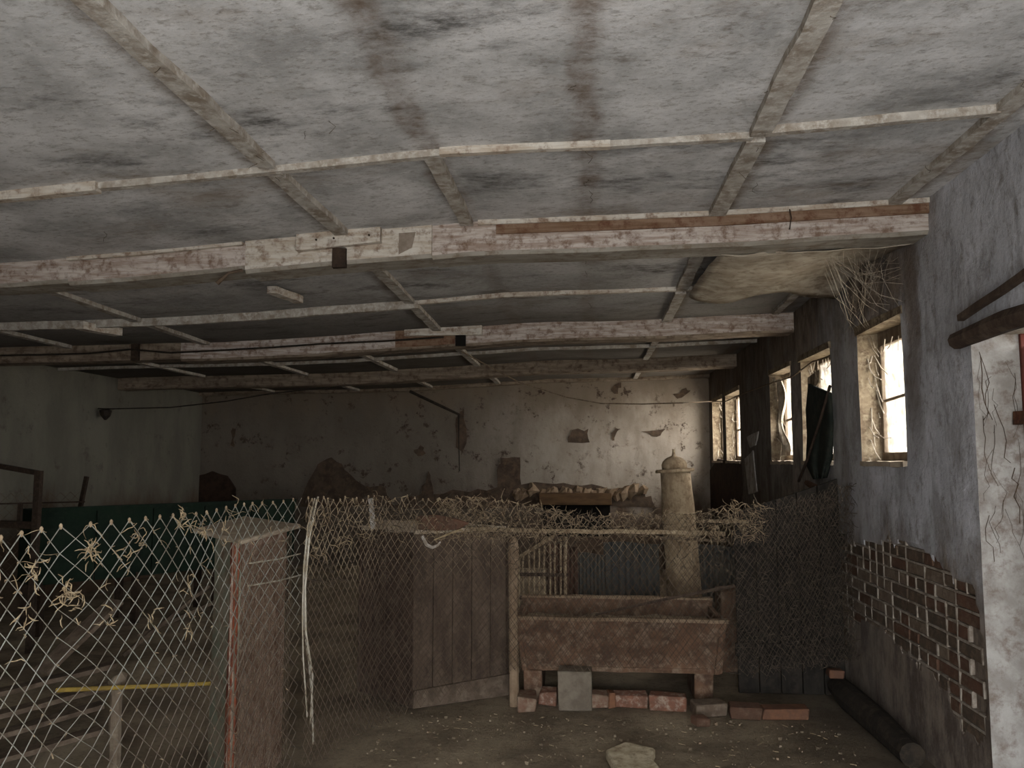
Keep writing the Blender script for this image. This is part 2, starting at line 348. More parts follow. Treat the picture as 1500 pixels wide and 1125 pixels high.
def interp(x, tab):
    if x <= tab[0][0]: return tab[0][1]
    for (a, u), (b, v) in zip(tab, tab[1:]):
        if x <= b: return u + (v - u) * (x - a) / (b - a)
    return tab[-1][1]
TAB = [(-6.1, 2.68), (-3.4, 2.75), (-2.6, 2.79), (-2.0, 2.835), (-1.2, 2.885), (-0.6, 2.925), (0, 2.93), (0.7, 2.94), (1.8, 2.98)]
def hc(x, y):        # the sagging ceiling
    h = interp(x, TAB)
    h -= interp(y, [(4.4, 0.0), (7.3, 0.09), (12.5, 0.10)]) * interp(x, [(-5.5, 0.2), (-1, 1.0)])
    h += 0.05 * interp(x, [(-3.4, 1.0), (-2.2, 0.0)]) * interp(y, [(3, 0), (4, 0)])
    return h

# outline of the area of the right wall where the plaster has fallen off the bricks
poly = [onx(x, y, XR) for x, y in ((1226, 768), (1232, 796), (1262, 800), (1300, 792), (1350, 812), (1395, 850), (1424, 852), (1437, 960), (1442, 1075), (1432, 1085), (1400, 1040), (1368, 985), (1335, 965), (1300, 925), (1262, 905), (1236, 925), (1222, 880))]
poly = [(p.y, p.z) for p in poly]
def inside(y, z):
    c = False
    for (a, b), (e, f_) in zip(poly, poly[1:] + poly[:1]):
        if (b > z) != (f_ > z) and y < (e - a) * (z - b) / (f_ - b) + a: c = not c
    return c

def recess(p):
    if not (3.9 < p.y < 6.5 and p.z < 1.6): return 0.0
    n1 = 0.05 * noise.noise(Vector((p.y * 5, p.z * 5, 1))) + 0.03 * noise.noise(Vector((p.y * 14, p.z * 14, 4)))
    return 0.022 if inside(p.y + n1, p.z - n1) else 0.0
# ------------------------------------------------------------------ walls, floor
def disp(p, amp=0.008):
    return noise.noise(p * 1.7) * amp + noise.noise(p * 5.3) * amp * 0.5
def wall(name, axis, plane, outward, u0, u1, z0, ztop, holes, thick, mat, label, revealmat='reveal', step=0.22):
    """plaster wall with real openings; axis='x' means a wall in the plane x=plane running along y"""
    us = {u0, u1}; zs = {z0, 0.0}
    top = 3.15; zs.add(top)
    for a, b, c, d in holes: us |= {a, b}; zs |= {c, d}
    def sub(s, st):
        s = sorted(s); r = []
        for a, b in zip(s, s[1:]):
            n = max(1, int((b - a) / st)); r += [a + (b - a) * i / n for i in range(n)]
        return r + [s[-1]]
    us = sub(us, step); zs = sub(zs, step)
    if name == 'wall_right':
        us = sorted(set([u for u in us if not 4.03 < u < 6.35]) | {4.04 + 0.03 * k for k in range(78)} | {w for h in holes for w in h[:2]}); zs = sorted(set([z for z in zs if not 0.12 < z < 1.5]) | {0.12 + 0.03 * k for k in range(47)})
    mb = MB(); nu, nz = len(us), len(zs)
    def P(off, u, z):
        p = Vector((plane + outward * off, u, z)) if axis == 'x' else Vector((u, plane + outward * off, z))
        if off == 0:
            d = disp(p) 
            if axis == 'x' and outward > 0: d = d * (1 - min(1, max(0, (p.y - 3.9) * 5)) * (p.z < 1.6) * (p.y < 6.6) * 0.7) + recess(p)
            if axis == 'x': p.x += d
            else: p.y += d
        q = Vector((7, u, z)); 
        return p
    def inh(u, z): return any(a < u < b and c < z < d for a, b, c, d in holes)
    for off in (0, thick):
        vs = [P(off, u, z) for z in zs for u in us]
        fs = [(j * nu + i, j * nu + i + 1, (j + 1) * nu + i + 1, (j + 1) * nu + i) for j in range(nz - 1) for i in range(nu - 1)
              if not inh((us[i] + us[i + 1]) / 2, (zs[j] + zs[j + 1]) / 2)]
        mb.add(vs, fs, None)
    def rim(pts, m=None):
        n = len(pts); vs = [P(0, *p) for p in pts] + [P(thick, *p) for p in pts]
        mb.add(vs, [(i, i + 1, n + i + 1, n + i) for i in range(n - 1)], m)
    rim([(u, zs[0]) for u in us]); rim([(u, top) for u in us]); rim([(u0, z) for z in zs]); rim([(u1, z) for z in zs])
    o = mb.build(name, mat); struct(o, label, 'wall')
    for a, b, c, d in holes:
        uu = [u for u in us if a - 1e-6 <= u <= b + 1e-6]; zz = [z for z in zs if c - 1e-6 <= z <= d + 1e-6]
        mb = MB()
        for pts in ([(u, c) for u in uu], [(u, d) for u in uu], [(a, z) for z in zz], [(b, z) for z in zz]):
            n = len(pts); vs = [P(0, *p) for p in pts] + [P(thick, *p) for p in pts]
            mb.add(vs, [(i, i + 1, n + i + 1, n + i) for i in range(n - 1)])
        mb.build('reveal', revealmat if c > 0.5 else 'jamb', o)
    return o
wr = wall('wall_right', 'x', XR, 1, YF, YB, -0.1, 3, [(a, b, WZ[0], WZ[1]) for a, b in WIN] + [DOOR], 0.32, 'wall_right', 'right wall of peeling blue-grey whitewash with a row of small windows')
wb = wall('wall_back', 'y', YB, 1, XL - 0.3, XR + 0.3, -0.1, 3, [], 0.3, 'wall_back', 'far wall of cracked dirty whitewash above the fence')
wl = wall('wall_left', 'x', XL, -1, YF, YB, -0.1, 3, [], 0.3, 'wall_left', 'grey-green plastered wall at the far left')
wf = wall('wall_front', 'y', YF, -1, XL - 0.3, XR + 0.3, -0.1, 3, [YARD], 0.3, 'wall_left', 'plain plastered wall behind the viewer with an open doorway')
def fl(u, v):
    x = XL - 0.2 + u * 8.3; y = YF - 0.2 + v * 15.0
    return (x, y, 0.012 * noise.noise(Vector((x * 1.3, y * 1.3, 0))) + 0.006 * noise.noise(Vector((x * 5, y * 5, 2))) - 0.008)
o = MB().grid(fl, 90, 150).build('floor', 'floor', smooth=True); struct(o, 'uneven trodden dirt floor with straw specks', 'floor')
o = MB().box((-40, -40, -0.3), (40, 40, -0.12)).build('ground', 'earth'); struct(o, 'bare earth of the yard outside', 'ground')

# ------------------------------------------------------------------ ceiling
cb = MB().box((XL - 0.3, YF - 0.3, 3.1), (XR + 0.32, YB + 0.3, 3.22)).build('ceiling', 'batten')
struct(cb, 'sagging ceiling of stained mouldy boards and dusty battens', 'ceiling')
XS = [XL, -4.9, -3.55, -2.4, -1.36, -0.66, 0.0, 0.70, 1.60, XR]
YS = [YF, 0.6, 3.32, 4.42, 6.15, 7.3, 8.9, 10.1, YB]
for j in range(len(YS) - 1):
    i = 0
    while i < len(XS) - 1:
        x0, x1 = XS[i], XS[i + 1]
        if j < 3 and x0 in (-3.55,): x1 = XS[i + 2]; i += 1           # wide sheets without a middle joint near the viewer
        y0, y1 = YS[j], YS[j + 1]
        big = random.uniform(0.4, 1.0)
        def pf(u, v, x0=x0, x1=x1, y0=y0, y1=y1, big=big):
            x = x0 + (x1 - x0) * u; y = y0 + (y1 - y0) * v
            return (x, y, hc(x, y) - 0.014 * big * math.sin(PI * u) * math.sin(PI * v) + 0.006 * noise.noise(Vector((x * 2, y * 2, 5))))
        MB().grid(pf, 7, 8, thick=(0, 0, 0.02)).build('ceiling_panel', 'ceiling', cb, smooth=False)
        i += 1
def strip(pts, w, h, name='batten', mat='batten', parent=cb, drop=0.0, side='x', jit=0.004):
    """a flat batten nailed under the ceiling along plan points"""
    P_ = []
    for (xa, ya), (xb, yb) in zip(pts, pts[1:]):
        n = max(2, int(math.dist((xa, ya), (xb, yb)) / 0.16))
        P_ += [(xa + (xb - xa) * i / n, ya + (yb - ya) * i / n) for i in range(n)]
    P_.append(pts[-1]); rings = []
    dx, dy = P_[-1][0] - P_[0][0], P_[-1][1] - P_[0][1]; L = math.hypot(dx, dy); nx, ny = -dy / L, dx / L
    vs = []
    for x, y in P_:
        j = random.uniform(-jit, jit); z = hc(x, y) - 0.012 - drop + random.uniform(-jit, jit) * 0.5; ww = w / 2 * random.uniform(0.9, 1.1)
        for a, b in ((-1, 0), (1, 0), (1, 1), (-1, 1)): vs.append((x + nx * (a * ww + j), y + ny * (a * ww + j), z - (h if b == 0 else -0.02)))
    n = len(P_); fs = [(3, 2, 1, 0), tuple(4 * (n - 1) + k for k in range(4))]
    for i in range(n - 1):
        for k in range(4): fs.append((4 * i + k, 4 * i + (k + 1) % 4, 4 * i + 4 + (k + 1) % 4, 4 * i + 4 + k))
    return MB().add(vs, fs).build(name, mat, parent)
# running battens
for y0, y1 in ((YF, 3.3), (3.36, 4.4), (4.62, 6.1), (6.2, 7.28)): 
    strip([(-1.36, y0), (-1.36, y1)], 0.075, 0.018)
    strip([(0.70, y0), (0.70, y1)], 0.085, 0.02)
strip([(-0.66, 3.36), (-0.66, 4.4)], 0.07, 0.018)
strip([(1.62, YF), (1.62, 4.4)], 0.07, 0.018); strip([(1.62, 4.62), (1.62, 7.2)], 0.06, 0.018)
strip([(-3.55, 4.62), (-3.55, 7.28)], 0.07, 0.018); strip([(-4.9, 4.62), (-4.9, 7.28)], 0.07, 0.018)
for x in (-4.9, -3.55, -2.4, -1.36, 0.70): strip([(x, 7.5), (x, 10.0)], 0.07, 0.018); strip([(x, 10.3), (x, YB)], 0.07, 0.018)
# cross battens
strip([(XL, 3.34), (-2.15, 3.34)], 0.05, 0.03, mat='beam_pale'); strip([(-2.15, 3.36), (-0.6, 3.36)], 0.04, 0.018); strip([(-0.62, 3.34), (0.1, 3.34)], 0.035, 0.02, mat='beam_pale')
strip([(0.1, 3.35), (0.68, 3.34)], 0.035, 0.016); strip([(0.72, 3.28), (1.6, 3.24)], 0.035, 0.022, mat='batten')
for y in (0.6, 8.9): strip([(XL, y), (XR, y)], 0.045, 0.02)
strip([(XL, 6.1), (-1.3, 6.15)], 0.045, 0.05, mat='batten'); strip([(-1.3, 6.15), (XR, 6.1)], 0.04, 0.018, mat='beam_pale')

# ------------------------------------------------------------------ beams
def beam(y, x0, x1, drop, depth, name, mat, under, parent, top=0.0):
    n = max(3, int((x1 - x0) / 0.18)); vs = []; 
    for i in range(n + 1):
        x = x0 + (x1 - x0) * i / n; h = hc(x, y) + 0.03 - top; d = hc(x, y) - drop + 0.006 * noise.noise(Vector((x * 3, y, 0))); dy = 0.008 * noise.noise(Vector((x * 2.3, 4, y)))
        vs += [(x, y + dy, h), (x, y + dy, d + 0.02), (x, y + dy + 0.018, d), (x, y + depth, d), (x, y + depth, h)]
    fs = []
    mb = MB()
    ff = []; fu = []
    for i in range(n):
        a, b = 5 * i, 5 * i + 5
        ff += [(a, a + 1, b + 1, b), (a + 3, a + 4, b + 4, b + 3), (a + 4, a, b, b + 4)]; fu += [(a + 1, a + 2, b + 2, b + 1), (a + 2, a + 3, b + 3, b + 2)]
    ff += [(0, 4, 3, 2, 1), tuple(5 * n + k for k in range(5))]
    mb.add(vs, ff, mat); mb.f += fu; mb.mi += [mb._m(under)] * len(fu)
    return mb.build(name, None, parent)
def beam_root(label, y): 
    o = bpy.data.objects.new('ceiling_beam', None); COL.objects.link(o); o.location = (0, y, 2.8); return struct(o, label, 'beam')
b1 = beam_root('nearest ceiling beam cased in flaking pinkish whitewashed boards', 4.42)
beam(4.42, XL, -3.0, 0.14, 0.22, 'beam_board', 'beam', 'under', b1)
lab(beam(4.42, -3.0, -1.93, 0.155, 0.22, 'beam_board', 'beam', 'under', b1), 'grey-pink board stained dark at its right end')
lab(beam(4.40, -1.93, -0.86, 0.185, 0.22, 'beam_board', 'beam_pale', 'under', b1), 'pale limewashed board with dark mould spots')
beam(4.42, -0.86, XR, 0.19, 0.22, 'beam_board', 'beam', 'under', b1)
for x0, x1, dr, hh, m in ((-0.6, XR, 0.0, 0.028, 'beam_pale'), (-3.0, -1.95, 0.0, 0.02, 'beam_pale'), (-1.93, -1.5, 0.0, 0.02, 'beam_pale'), (-0.5, XR, 0.03, 0.05, 'beam_brown')):
    vs = []; n = int((x1 - x0) / 0.15) + 1
    mb = MB()
    for i in range(n):
        a = x0 + (x1 - x0) * i / n; b = x0 + (x1 - x0) * (i + 1) / n
        za, zb = hc(a, 4.4) - dr, hc(b, 4.4) - dr; t = 0.028 if m == 'beam_pale' else 0.016
        mb.add([(a, 4.42 - t, za + 0.01), (b, 4.42 - t, zb + 0.01), (b, 4.42 - t, zb - hh), (a, 4.42 - t, za - hh), (a, 4.43, za + 0.01), (b, 4.43, zb + 0.01), (b, 4.43, zb - hh), (a, 4.43, za - hh)],
               [(0, 1, 2, 3), (0, 4, 5, 1), (3, 2, 6, 7), (0, 3, 7, 4), (1, 5, 6, 2)])
    mb.build('trim_strip', m, b1)
mb = MB(); a, b = -1.62, -1.14
mb.add([(a, 4.35, hc(a, 4.4) + 0.005), (b, 4.35, hc(b, 4.4) + 0.015), (b, 4.35, hc(b, 4.4) - 0.085), (a, 4.35, hc(a, 4.4) - 0.095), (a, 4.42, hc(a, 4.4) + 0.005), (b, 4.42, hc(b, 4.4) + 0.015), (b, 4.42, hc(b, 4.4) - 0.085), (a, 4.42, hc(a, 4.4) - 0.095)],
       [(0, 1, 2, 3), (0, 4, 5, 1), (3, 2, 6, 7), (0, 3, 7, 4), (1, 5, 6, 2), (4, 7, 6, 5)])
lab(mb.build('cover_board', 'beam_pale', b1, bevel=0.003), 'short nailed cover board lapped over the beam')
mb = MB()
for x in (-1.5, -1.4, -1.2): mb.lathe((x, 4.345, hc(x, 4.4) - 0.045), [(0.006, -0.002), (0.006, 0.004)], sides=6, tilt=Matrix.Rotation(PI / 2, 3, 'X'))
mb.build('nail', 'darkrust', b1)
z = hc(-1.38, 4.4)
MB().box((-1.415, 4.372, z - 0.205), (-1.34, 4.40, z - 0.095), jit=0.002).build('iron_strap', 'darkrust', b1)
MB().prism([(-1.14, 4.4, hc(-1.14, 4.4) - 0.03), (-0.95, 4.4, hc(-0.95, 4.4) - 0.035), (-0.97, 4.4, hc(-1, 4.4) - 0.12), (-1.05, 4.4, hc(-1.14, 4.4) - 0.15), (-1.11, 4.4, hc(-1.14, 4.4) - 0.1)], (0, 0.03, 0)).build('cement_patch', 'cement', b1)
p = ony(1157, 320, 4.39); MB().tube([p + Vector((0, 0, 0.05)), p + Vector((0.005, -0.01, 0)), p - Vector((0.004, 0, 0.06))], 0.004).build('hook', 'darkrust', b1)
p = ony(318, 415, 4.36); MB().tube([p, ony(335, 400, 4.36), ony(355, 396, 4.4)], [0.014, 0.008, 0.01]).build('dirt_clod', 'mud', b1)
b2 = beam_root('second ceiling beam carrying a black cable along its face', 7.3)
beam(7.3, XL, -3.8, 0.15, 0.24, 'beam_board', 'beam_dark', 'beam_dark', b2)
lab(beam(7.3, -3.8, -1.75, 0.17, 0.24, 'beam_board', 'beam', 'beam_dark', b2), 'pale pinkish board of the beam')
lab(beam(7.28, -1.75, -1.2, 0.17, 0.24, 'beam_board', 'beam_brown', 'beam_dark', b2), 'reddish-brown bare board of the beam')
beam(7.3, -1.2, XR, 0.17, 0.24, 'beam_board', 'beam', 'beam_dark', b2)
mb = MB()
mb.box((-1.66, 7.24, hc(-1.5, 7.3) - 0.06), (-0.95, 7.3, hc(-1.2, 7.3) + 0.02)); mb.build('cover_board', 'beam_pale', b2, bevel=0.003)
MB().box((-1.19, 7.25, hc(-1.2, 7.3) - 0.17), (-1.1, 7.29, hc(-1.2, 7.3) - 0.06)).build('iron_strap', 'hole', b2)
MB().box((-4.27, 7.26, hc(-4.2, 7.3) - 0.16), (-4.20, 7.3, hc(-4.2, 7.3) + 0.0)).build('iron_strap', 'darkrust', b2)
b3 = beam_root('third ceiling beam, dark brown, close to the far wall', 10.1)
beam(10.1, XL, XR, 0.15, 0.24, 'beam_board', 'beam_dark', 'beam_dark', b3)
b4 = beam_root('wall plate board at the top of the far wall', YB)
beam(YB - 0.12, XL, XR, 0.05, 0.16, 'beam_board', 'beam_dark', 'beam_dark', b4)

# cables
pts = [ony(x, y, 7.24) for x, y in ((0, 521), (60, 520), (130, 518), (190, 512), (250, 517), (330, 513), (400, 509), (470, 504), (560, 500), (650, 494))]
c = tag(MB().tube(pts, 0.009).build('electric_cable', 'black'), 'black cable stapled along the face of the second ceiling beam', 'cable')
pts = [ony(x, y, 9.7) for x, y in ((0, 590), (80, 597), (165, 599), (250, 597), (330, 588), (400, 576), (500, 566))]
pts[0] = onx(0, 590, XL + 0.05) if False else pts[0]
ck = tag(MB().tube(pts, 0.008).build('electric_cable', 'black'), 'thin black cable sagging across the left wall below the ceiling', 'cable')
p = ony(155, 600, 9.7)
MB().lathe(p - Vector((0, 0, 0.13)), [(0.012, 0), (0.055, 0.05), (0.075, 0.12), (0.02, 0.14)], sides=10).build('lamp_socket', 'black', ck)
pts = [ony(600, 573, 12.1), ony(640, 592, 12.2), ony(672, 607, 12.38), ony(672, 640, 12.4), ony(673, 690, 12.4)]
tag(MB().tube(pts, [0.022, 0.022, 0.02, 0.008, 0.008], sides=6).build('conduit', 'black'), 'dark conduit slanting down from the ceiling onto the far wall', 'conduit')
pts = [ony(676, 515, 7.6), ony(760, 560, 8.3), ony(830, 582, 9), ony(880, 591, 9.4), ony(940, 592, 9.5), ony(1000, 590, 9.6), onx(1043, 588, 1.76), onx(1063, 588, 1.76), onx(1085, 578, 1.76), onx(1128, 562, 1.76), onx(1160, 552, 1.76), onx(1190, 530, 1.76), onx(1214, 523, 1.76)]
tag(MB().tube(pts, 0.007).build('electric_cable', 'wire_dark'), 'dusty brown wire drooping from mid ceiling to the right-hand windows', 'cable')

# broken batten ends hanging from the ceiling
def stub(px, a, b, Y, w, h, mat, label):
    p, q = ony(*a, Y), ony(*b, Y + 0.35)
    q.z = min(q.z, hc(q.x, q.y) - h); p.z = min(p.z, hc(p.x, p.y) - h)
    return tag(MB().bar(p, q, w, h, n=4, jit=0.004).build('broken_batten', mat), label, 'board')
stub(0, (118, 440), (175, 452), 6.0, 0.09, 0.06, 'beam_pale', 'pale broken board end hanging at far left behind the nearest beam')
stub(0, (398, 413), (438, 432), 5.3, 0.07, 0.05, 'beam_pale', 'pale broken board end hanging just behind the nearest beam, left of centre')

# ------------------------------------------------------------------ windows
def window(i, a, b):
    o = bpy.data.objects.new('window_%d' % (i + 1), None); COL.objects.link(o); o.location = (1.95, (a + b) / 2, WZ[0])
    struct(o, ['first window from the viewer, bright pane with one cross bar', 'second window, half covered by a dark sack', 'third window with torn cobwebs in the opening', 'fourth window, narrow and bright, near the far end', 'last window beside the far wall'][i], 'window')
    z0, z1 = WZ; x = 1.93; f = 0.05
    top = z1 - (0.10 if i == 0 else 0.05)
    MB().box((x, a, z0), (x + 0.05, b, z0 + 0.07)).box((x, a, top), (x + 0.05, b, z1)).box((x, a, z0 + 0.07), (x + 0.05, a + 0.04, top)).box((x, b - 0.04, z0 + 0.07), (x + 0.05, b, top)).build('window_frame', 'wood_grey', o, bevel=0.004)
    zm = 2.0
    MB().tube([(x + 0.02, a + 0.03, zm + 0.01), (x + 0.025, (a + b) / 2, zm + 0.004), (x + 0.02, b - 0.03, zm - 0.012)], 0.012 if i != 0 else 0.01, sides=6).build('cross_bar', 'wood_grey', o)
    for c, d in ((z0 + 0.07, zm), (zm, top)):
        MB().box((x + 0.022, a + 0.03, c), (x + 0.026, b - 0.03, d)).build('pane', 'glass', o)
    def sf(u, v): 
        yy = a + 0.005 + (b - a - 0.01) * u; xx = XR - 0.02 + 0.14 * v
        return (xx + (0.012 * noise.noise(Vector((yy * 9, 1, 1))) if v == 0 else 0), yy, z0 + 0.012 + 0.012 * noise.noise(Vector((yy * 14, xx * 14, 3))))
    MB().grid(sf, 12, 4, thick=(0, 0, -0.03)).build('window_sill', 'dust_top', o)
    MB().box((XR - 0.012, a - 0.03, z1 - 0.015), (XR + 0.12, b + 0.03, z1 + 0.035), jit=0.006).build('lintel_board', 'reveal', o)
    # fringe of dusty cobweb strands in the opening
    mb = MB(); rnd = random.Random(i * 5 + 1)
    for _ in range(26 if i == 0 else 20):
        side = rnd.random()
        if side < 0.55: p = Vector((rnd.uniform(1.84, 1.92), b - 0.005, rnd.uniform(z0, z1))); q = p + Vector((rnd.uniform(-0.03, 0.06), -rnd.uniform(0.02, 0.12), -rnd.uniform(0.03, 0.16)))
        else: p = Vector((rnd.uniform(1.84, 1.92), rnd.uniform(a, b), top + 0.01)); q = p + Vector((rnd.uniform(-0.02, 0.04), rnd.uniform(0, 0.16), -rnd.uniform(0.02, 0.1)))
        q.y = min(q.y, b - 0.005)
        m_ = p.lerp(q, 0.5) + Vector((0, 0, -0.02)); mb.tube([p, m_, q], rnd.uniform(0.002, 0.005), sides=4)
    mb.build('cobweb_fringe', 'web', o, kind='stuff')
for i, (a, b) in enumerate(WIN): window(i, a, b)
# torn curtain of web in window 3
def wf3(u, v):
    y = 8.32 - 0.34 * u * (0.55 + 0.45 * math.sin(v * 9 + 1)) ; z = 1.64 + 0.76 * v
    return (1.885 + 0.02 * math.sin(u * 7 + v * 5), y, z)
tag(MB().grid(wf3, 8, 14, thick=(0.004, 0, 0)).build('cobweb', 'web'), 'sheet of cobweb clinging to the far side of the third window', 'cobweb')

# dark sack hanging in front of window 2
def sack(u, v):
    pts = [(1184, 562), (1180, 600), (1182, 640), (1180, 680), (1191, 702)]
    ptr = [(1192, 566), (1214, 575), (1217, 620), (1216, 670), (1208, 700)]
    t = v * 4; k = min(3, int(t)); fr = t - k
    L_ = [pts[k][j] * (1 - fr) + pts[k + 1][j] * fr for j in (0, 1)]; R_ = [ptr[k][j] * (1 - fr) + ptr[k + 1][j] * fr for j in (0, 1)]
    px, py = L_[0] * (1 - u) + R_[0] * u, L_[1] * (1 - u) + R_[1] * u
    return onx(px, py, 1.755 + 0.018 * math.sin(u * 11 + v * 3) * v)
tag(MB().grid(sack, 14, 16, thick=(0.02, 0, 0)).build('hanging_sack', 'cloth', smooth=True), 'dark green sack hanging over the second window', 'sack')
def rag(u, v):
    return onx(1183 + 17 * u, 553 + 30 * v * (1 - 0.4 * u) - 12 * u, 1.79 + 0.012 * math.sin(u * 8))
tag(MB().grid(rag, 5, 5, thick=(0.01, 0, 0)).build('pale_rag', 'reveal'), 'small pale rag above the dark sack in the second window', 'rag')
pts = [onx(1216, 565, 1.76), onx(1200, 620, 1.72), onx(1180, 680, 1.70), onx(1170, 705, 1.70)]
tag(MB().tube(pts, 0.012).build('stick', 'darkrust'), 'thin dark stick leaning across the hanging sack', 'stick')
tag(MB().prism([onx(*p, 1.79) for p in ((1182, 668), (1188, 671), (1188, 680), (1179, 681))], (0.015, 0, 0)).build('paper_scrap', 'jamb'), 'little pale scrap stuck low at the second window', 'scrap')

# ------------------------------------------------------------------ door at right edge
d = bpy.data.objects.new('door_1', None); COL.objects.link(d); d.location = (2.05, 3.5, 0); struct(d, 'side doorway at the right edge with dark boards and red-brown frame', 'door')
MB().box((2.015, DOOR[1] - 0.02, 0), (2.05, DOOR[1] + 0.0, 2.19)).box((1.98, DOOR[0], 0), (2.05, DOOR[0] + 0.05, 2.19)).build('door_frame', 'frame_red', d, bevel=0.003)
for k in range(6):
    y = DOOR[0] + 0.05 + k * 0.166; MB().box((2.03, y, 0.03), (2.06, y + 0.16, 2.13), jit=0.002).build('board', 'leaf', d, bevel=0.003)
p = onx(1480, 613, 1.96); MB().box((p.x, 3.72, p.z - 0.03), (p.x + 0.02, 4.0, p.z + 0.03), jit=0.003).build('hinge', 'rust', d)
MB().tube([(1.78, 4.12, 2.175), (1.80, 3.7, 2.2), (1.79, 3.3, 2.19), (1.8, 2.9, 2.2)], [0.042, 0.05, 0.045, 0.045], sides=9).build('lintel_pole', 'wood_dark', d)
MB().bar((1.76, 4.02, 2.27), (1.76, 2.9, 2.42), 0.03, 0.03, n=6, jit=0.004).build('lintel_pole', 'wood_dark', d)
for k in range(7):
    y = 2.98 + k * 0.15; MB().box((1.79, y, 0.0), (2.04, y + 0.13, 0.055), jit=0.004).build('brick', 'brick_b', d, bevel=0.004)

# cobweb and dirt trails on the door jamb
mb = MB(); rnd = random.Random(4)
for _ in range(20):
    x = rnd.uniform(1.83, 2.0); z = rnd.uniform(1.3, 2.15); pts = []
    for k in range(6): pts.append((x, 4.012, z)); x = min(1.99, max(1.82, x + rnd.uniform(-0.03, 0.03))); z -= rnd.uniform(0.02, 0.08)
    mb.tube(pts, rnd.uniform(0.0007, 0.0022), sides=4)
tag(mb.build('cobweb', 'mud', kind='stuff'), 'dirty cobweb threads trailing down the white door jamb', 'cobweb')

# ------------------------------------------------------------------ exposed bricks on the right wall
brick_me = {}
def brick_mesh(key, L, Wd, H):
    if key not in brick_me:
        o = MB().box((-L / 2, -Wd / 2, -H / 2), (L / 2, Wd / 2, H / 2), jit=0.003).build('brick', 'brick_a', bevel=0.005)
        brick_me[key] = o.data; bpy.data.objects.remove(o)
    return brick_me[key]
mortar = MB(); row = 0; z = 0.12; nb = 0
while z < 1.5:
    y = 3.95 - (row % 2) * 0.125; k = 0
    while y < 6.6:
        L = 0.125 if random.random() < 0.62 else 0.25
        yc, zc = y + L / 2, z + 0.038
        edge_n = 0.03 * noise.noise(Vector((yc * 4, zc * 4, 1)))
        if any(inside(yc + a_ + edge_n, zc + b_) for a_ in (-L / 2, 0, L / 2) for b_ in (-0.04, 0.04)) and yc + L / 2 < 6.3 and yc - L / 2 > 4.02 and nb < 290:
            key = (L, random.randint(0, 3)); me = brick_mesh(key, 0.05, L - 0.013, 0.062)
            m = random.choice(['brick_a', 'brick_a', 'brick_c', 'brick_b', 'brick_c'])
            if yc < 4.4: m = random.choice(['brick_b', 'brick_a', 'brick_b'])
            mk = (key, m)
            if mk not in brick_me: me2 = me.copy(); me2.materials.clear(); me2.materials.append(M[m]); brick_me[mk] = me2
            o = bpy.data.objects.new('brick', brick_me[mk]); COL.objects.link(o); o.parent = wr
            o.location = (XR + 0.03 + random.uniform(-0.003, 0.003), yc, zc + random.uniform(-0.002, 0.002)); o.rotation_euler = (random.uniform(-0.02, 0.02), 0, 0); nb += 1
            if random.random() < 0.85:
                mortar.box((XR + 0.002, yc - L / 2 - 0.004, zc + 0.031), (XR + 0.05, yc + L / 2 + 0.006, zc + 0.044), jit=0.0022)
            else: mortar.box((XR + 0.006, yc - L / 2, zc + 0.031), (XR + 0.05, yc + L / 2, zc + 0.044))
            if random.random() < 0.85: mortar.box((XR + 0.002, yc - L / 2 - 0.005, zc - 0.034), (XR + 0.05, yc - L / 2 + 0.006, zc + 0.036), jit=0.0022)
        y += L
    z += 0.076; row += 1
m_ = mortar.build('mortar_joints', 'mortar', wr, kind='stuff')

# peeling plaster scabs above the bricks
def patch(name, pts, plane_fn, off, mat, parent, label=None, n=3, amp=6):
    """irregular flake or bare patch lying on a wall; corners are refined and roughened"""
    P2 = []
    rnd = random.Random(int(pts[0][0] * 7 + pts[0][1]))
    for (a, b), (c, d_) in zip(pts, pts[1:] + pts[:1]):
        for k in range(n): P2.append((a + (c - a) * k / n + rnd.uniform(-amp, amp) * (k > 0), b + (d_ - b) * k / n + rnd.uniform(-amp, amp) * (k > 0)))
    o = MB().prism([plane_fn(x, y) + Vector(off) for x, y in P2], [-2.2 * q for q in off]).build(name, mat, parent)
    if label: lab(o, label)
    return o
bk = lambda x, y: ony(x, y, YB)
patch('bare_patch', [(272, 742), (276, 712), (290, 697), (312, 690), (334, 697), (346, 715), (348, 744)], bk, (0, -0.022, 0), 'mud_dark', wb, 'arched dark brown blocked opening', 2, 1.5)
patch('bare_patch', [(440, 742), (452, 705), (466, 680), (486, 670), (505, 688), (535, 712), (565, 714), (575, 742)], bk, (0, -0.02, 0), 'mud', wb, 'brown hump of bare mud', 3, 3)
patch('bare_patch', [(730, 742), (728, 690), (733, 670), (762, 670), (764, 712), (772, 742)], bk, (0, -0.02, 0), 'mud', wb, 'upright brown bare patch', 3, 2)
patch('bare_patch', [(612, 742), (618, 712), (628, 690), (634, 712), (636, 742)], bk, (0, -0.018, 0), 'mud', wb, None, 3, 3)
patch('bare_patch', [(560, 744), (620, 722), (700, 716), (800, 708), (880, 712), (940, 716), (965, 744)], bk, (0, -0.015, 0), 'mud', wb, 'ragged strip of bare wall along the bottom', 6, 4)
for pts in ([(832, 648), (838, 630), (862, 628), (864, 648)], [(668, 612), (680, 600), (684, 640), (676, 668), (668, 650)], [(896, 640), (902, 625), (908, 628), (900, 645)], [(940, 632), (975, 628), (962, 640)], [(606, 662), (616, 652), (624, 664), (612, 668)], [(338, 652), (342, 626), (346, 628), (344, 652)], [(255, 700), (262, 655), (268, 640), (266, 700)], [(985, 578), (1005, 568), (1010, 574), (992, 584)], [(895, 570), (910, 560), (905, 577)]):
    patch('bare_patch', pts, bk, (0, -0.012, 0), 'mud', wb, None, 3, 3)
rt = lambda x, y: onx(x, y, XR)
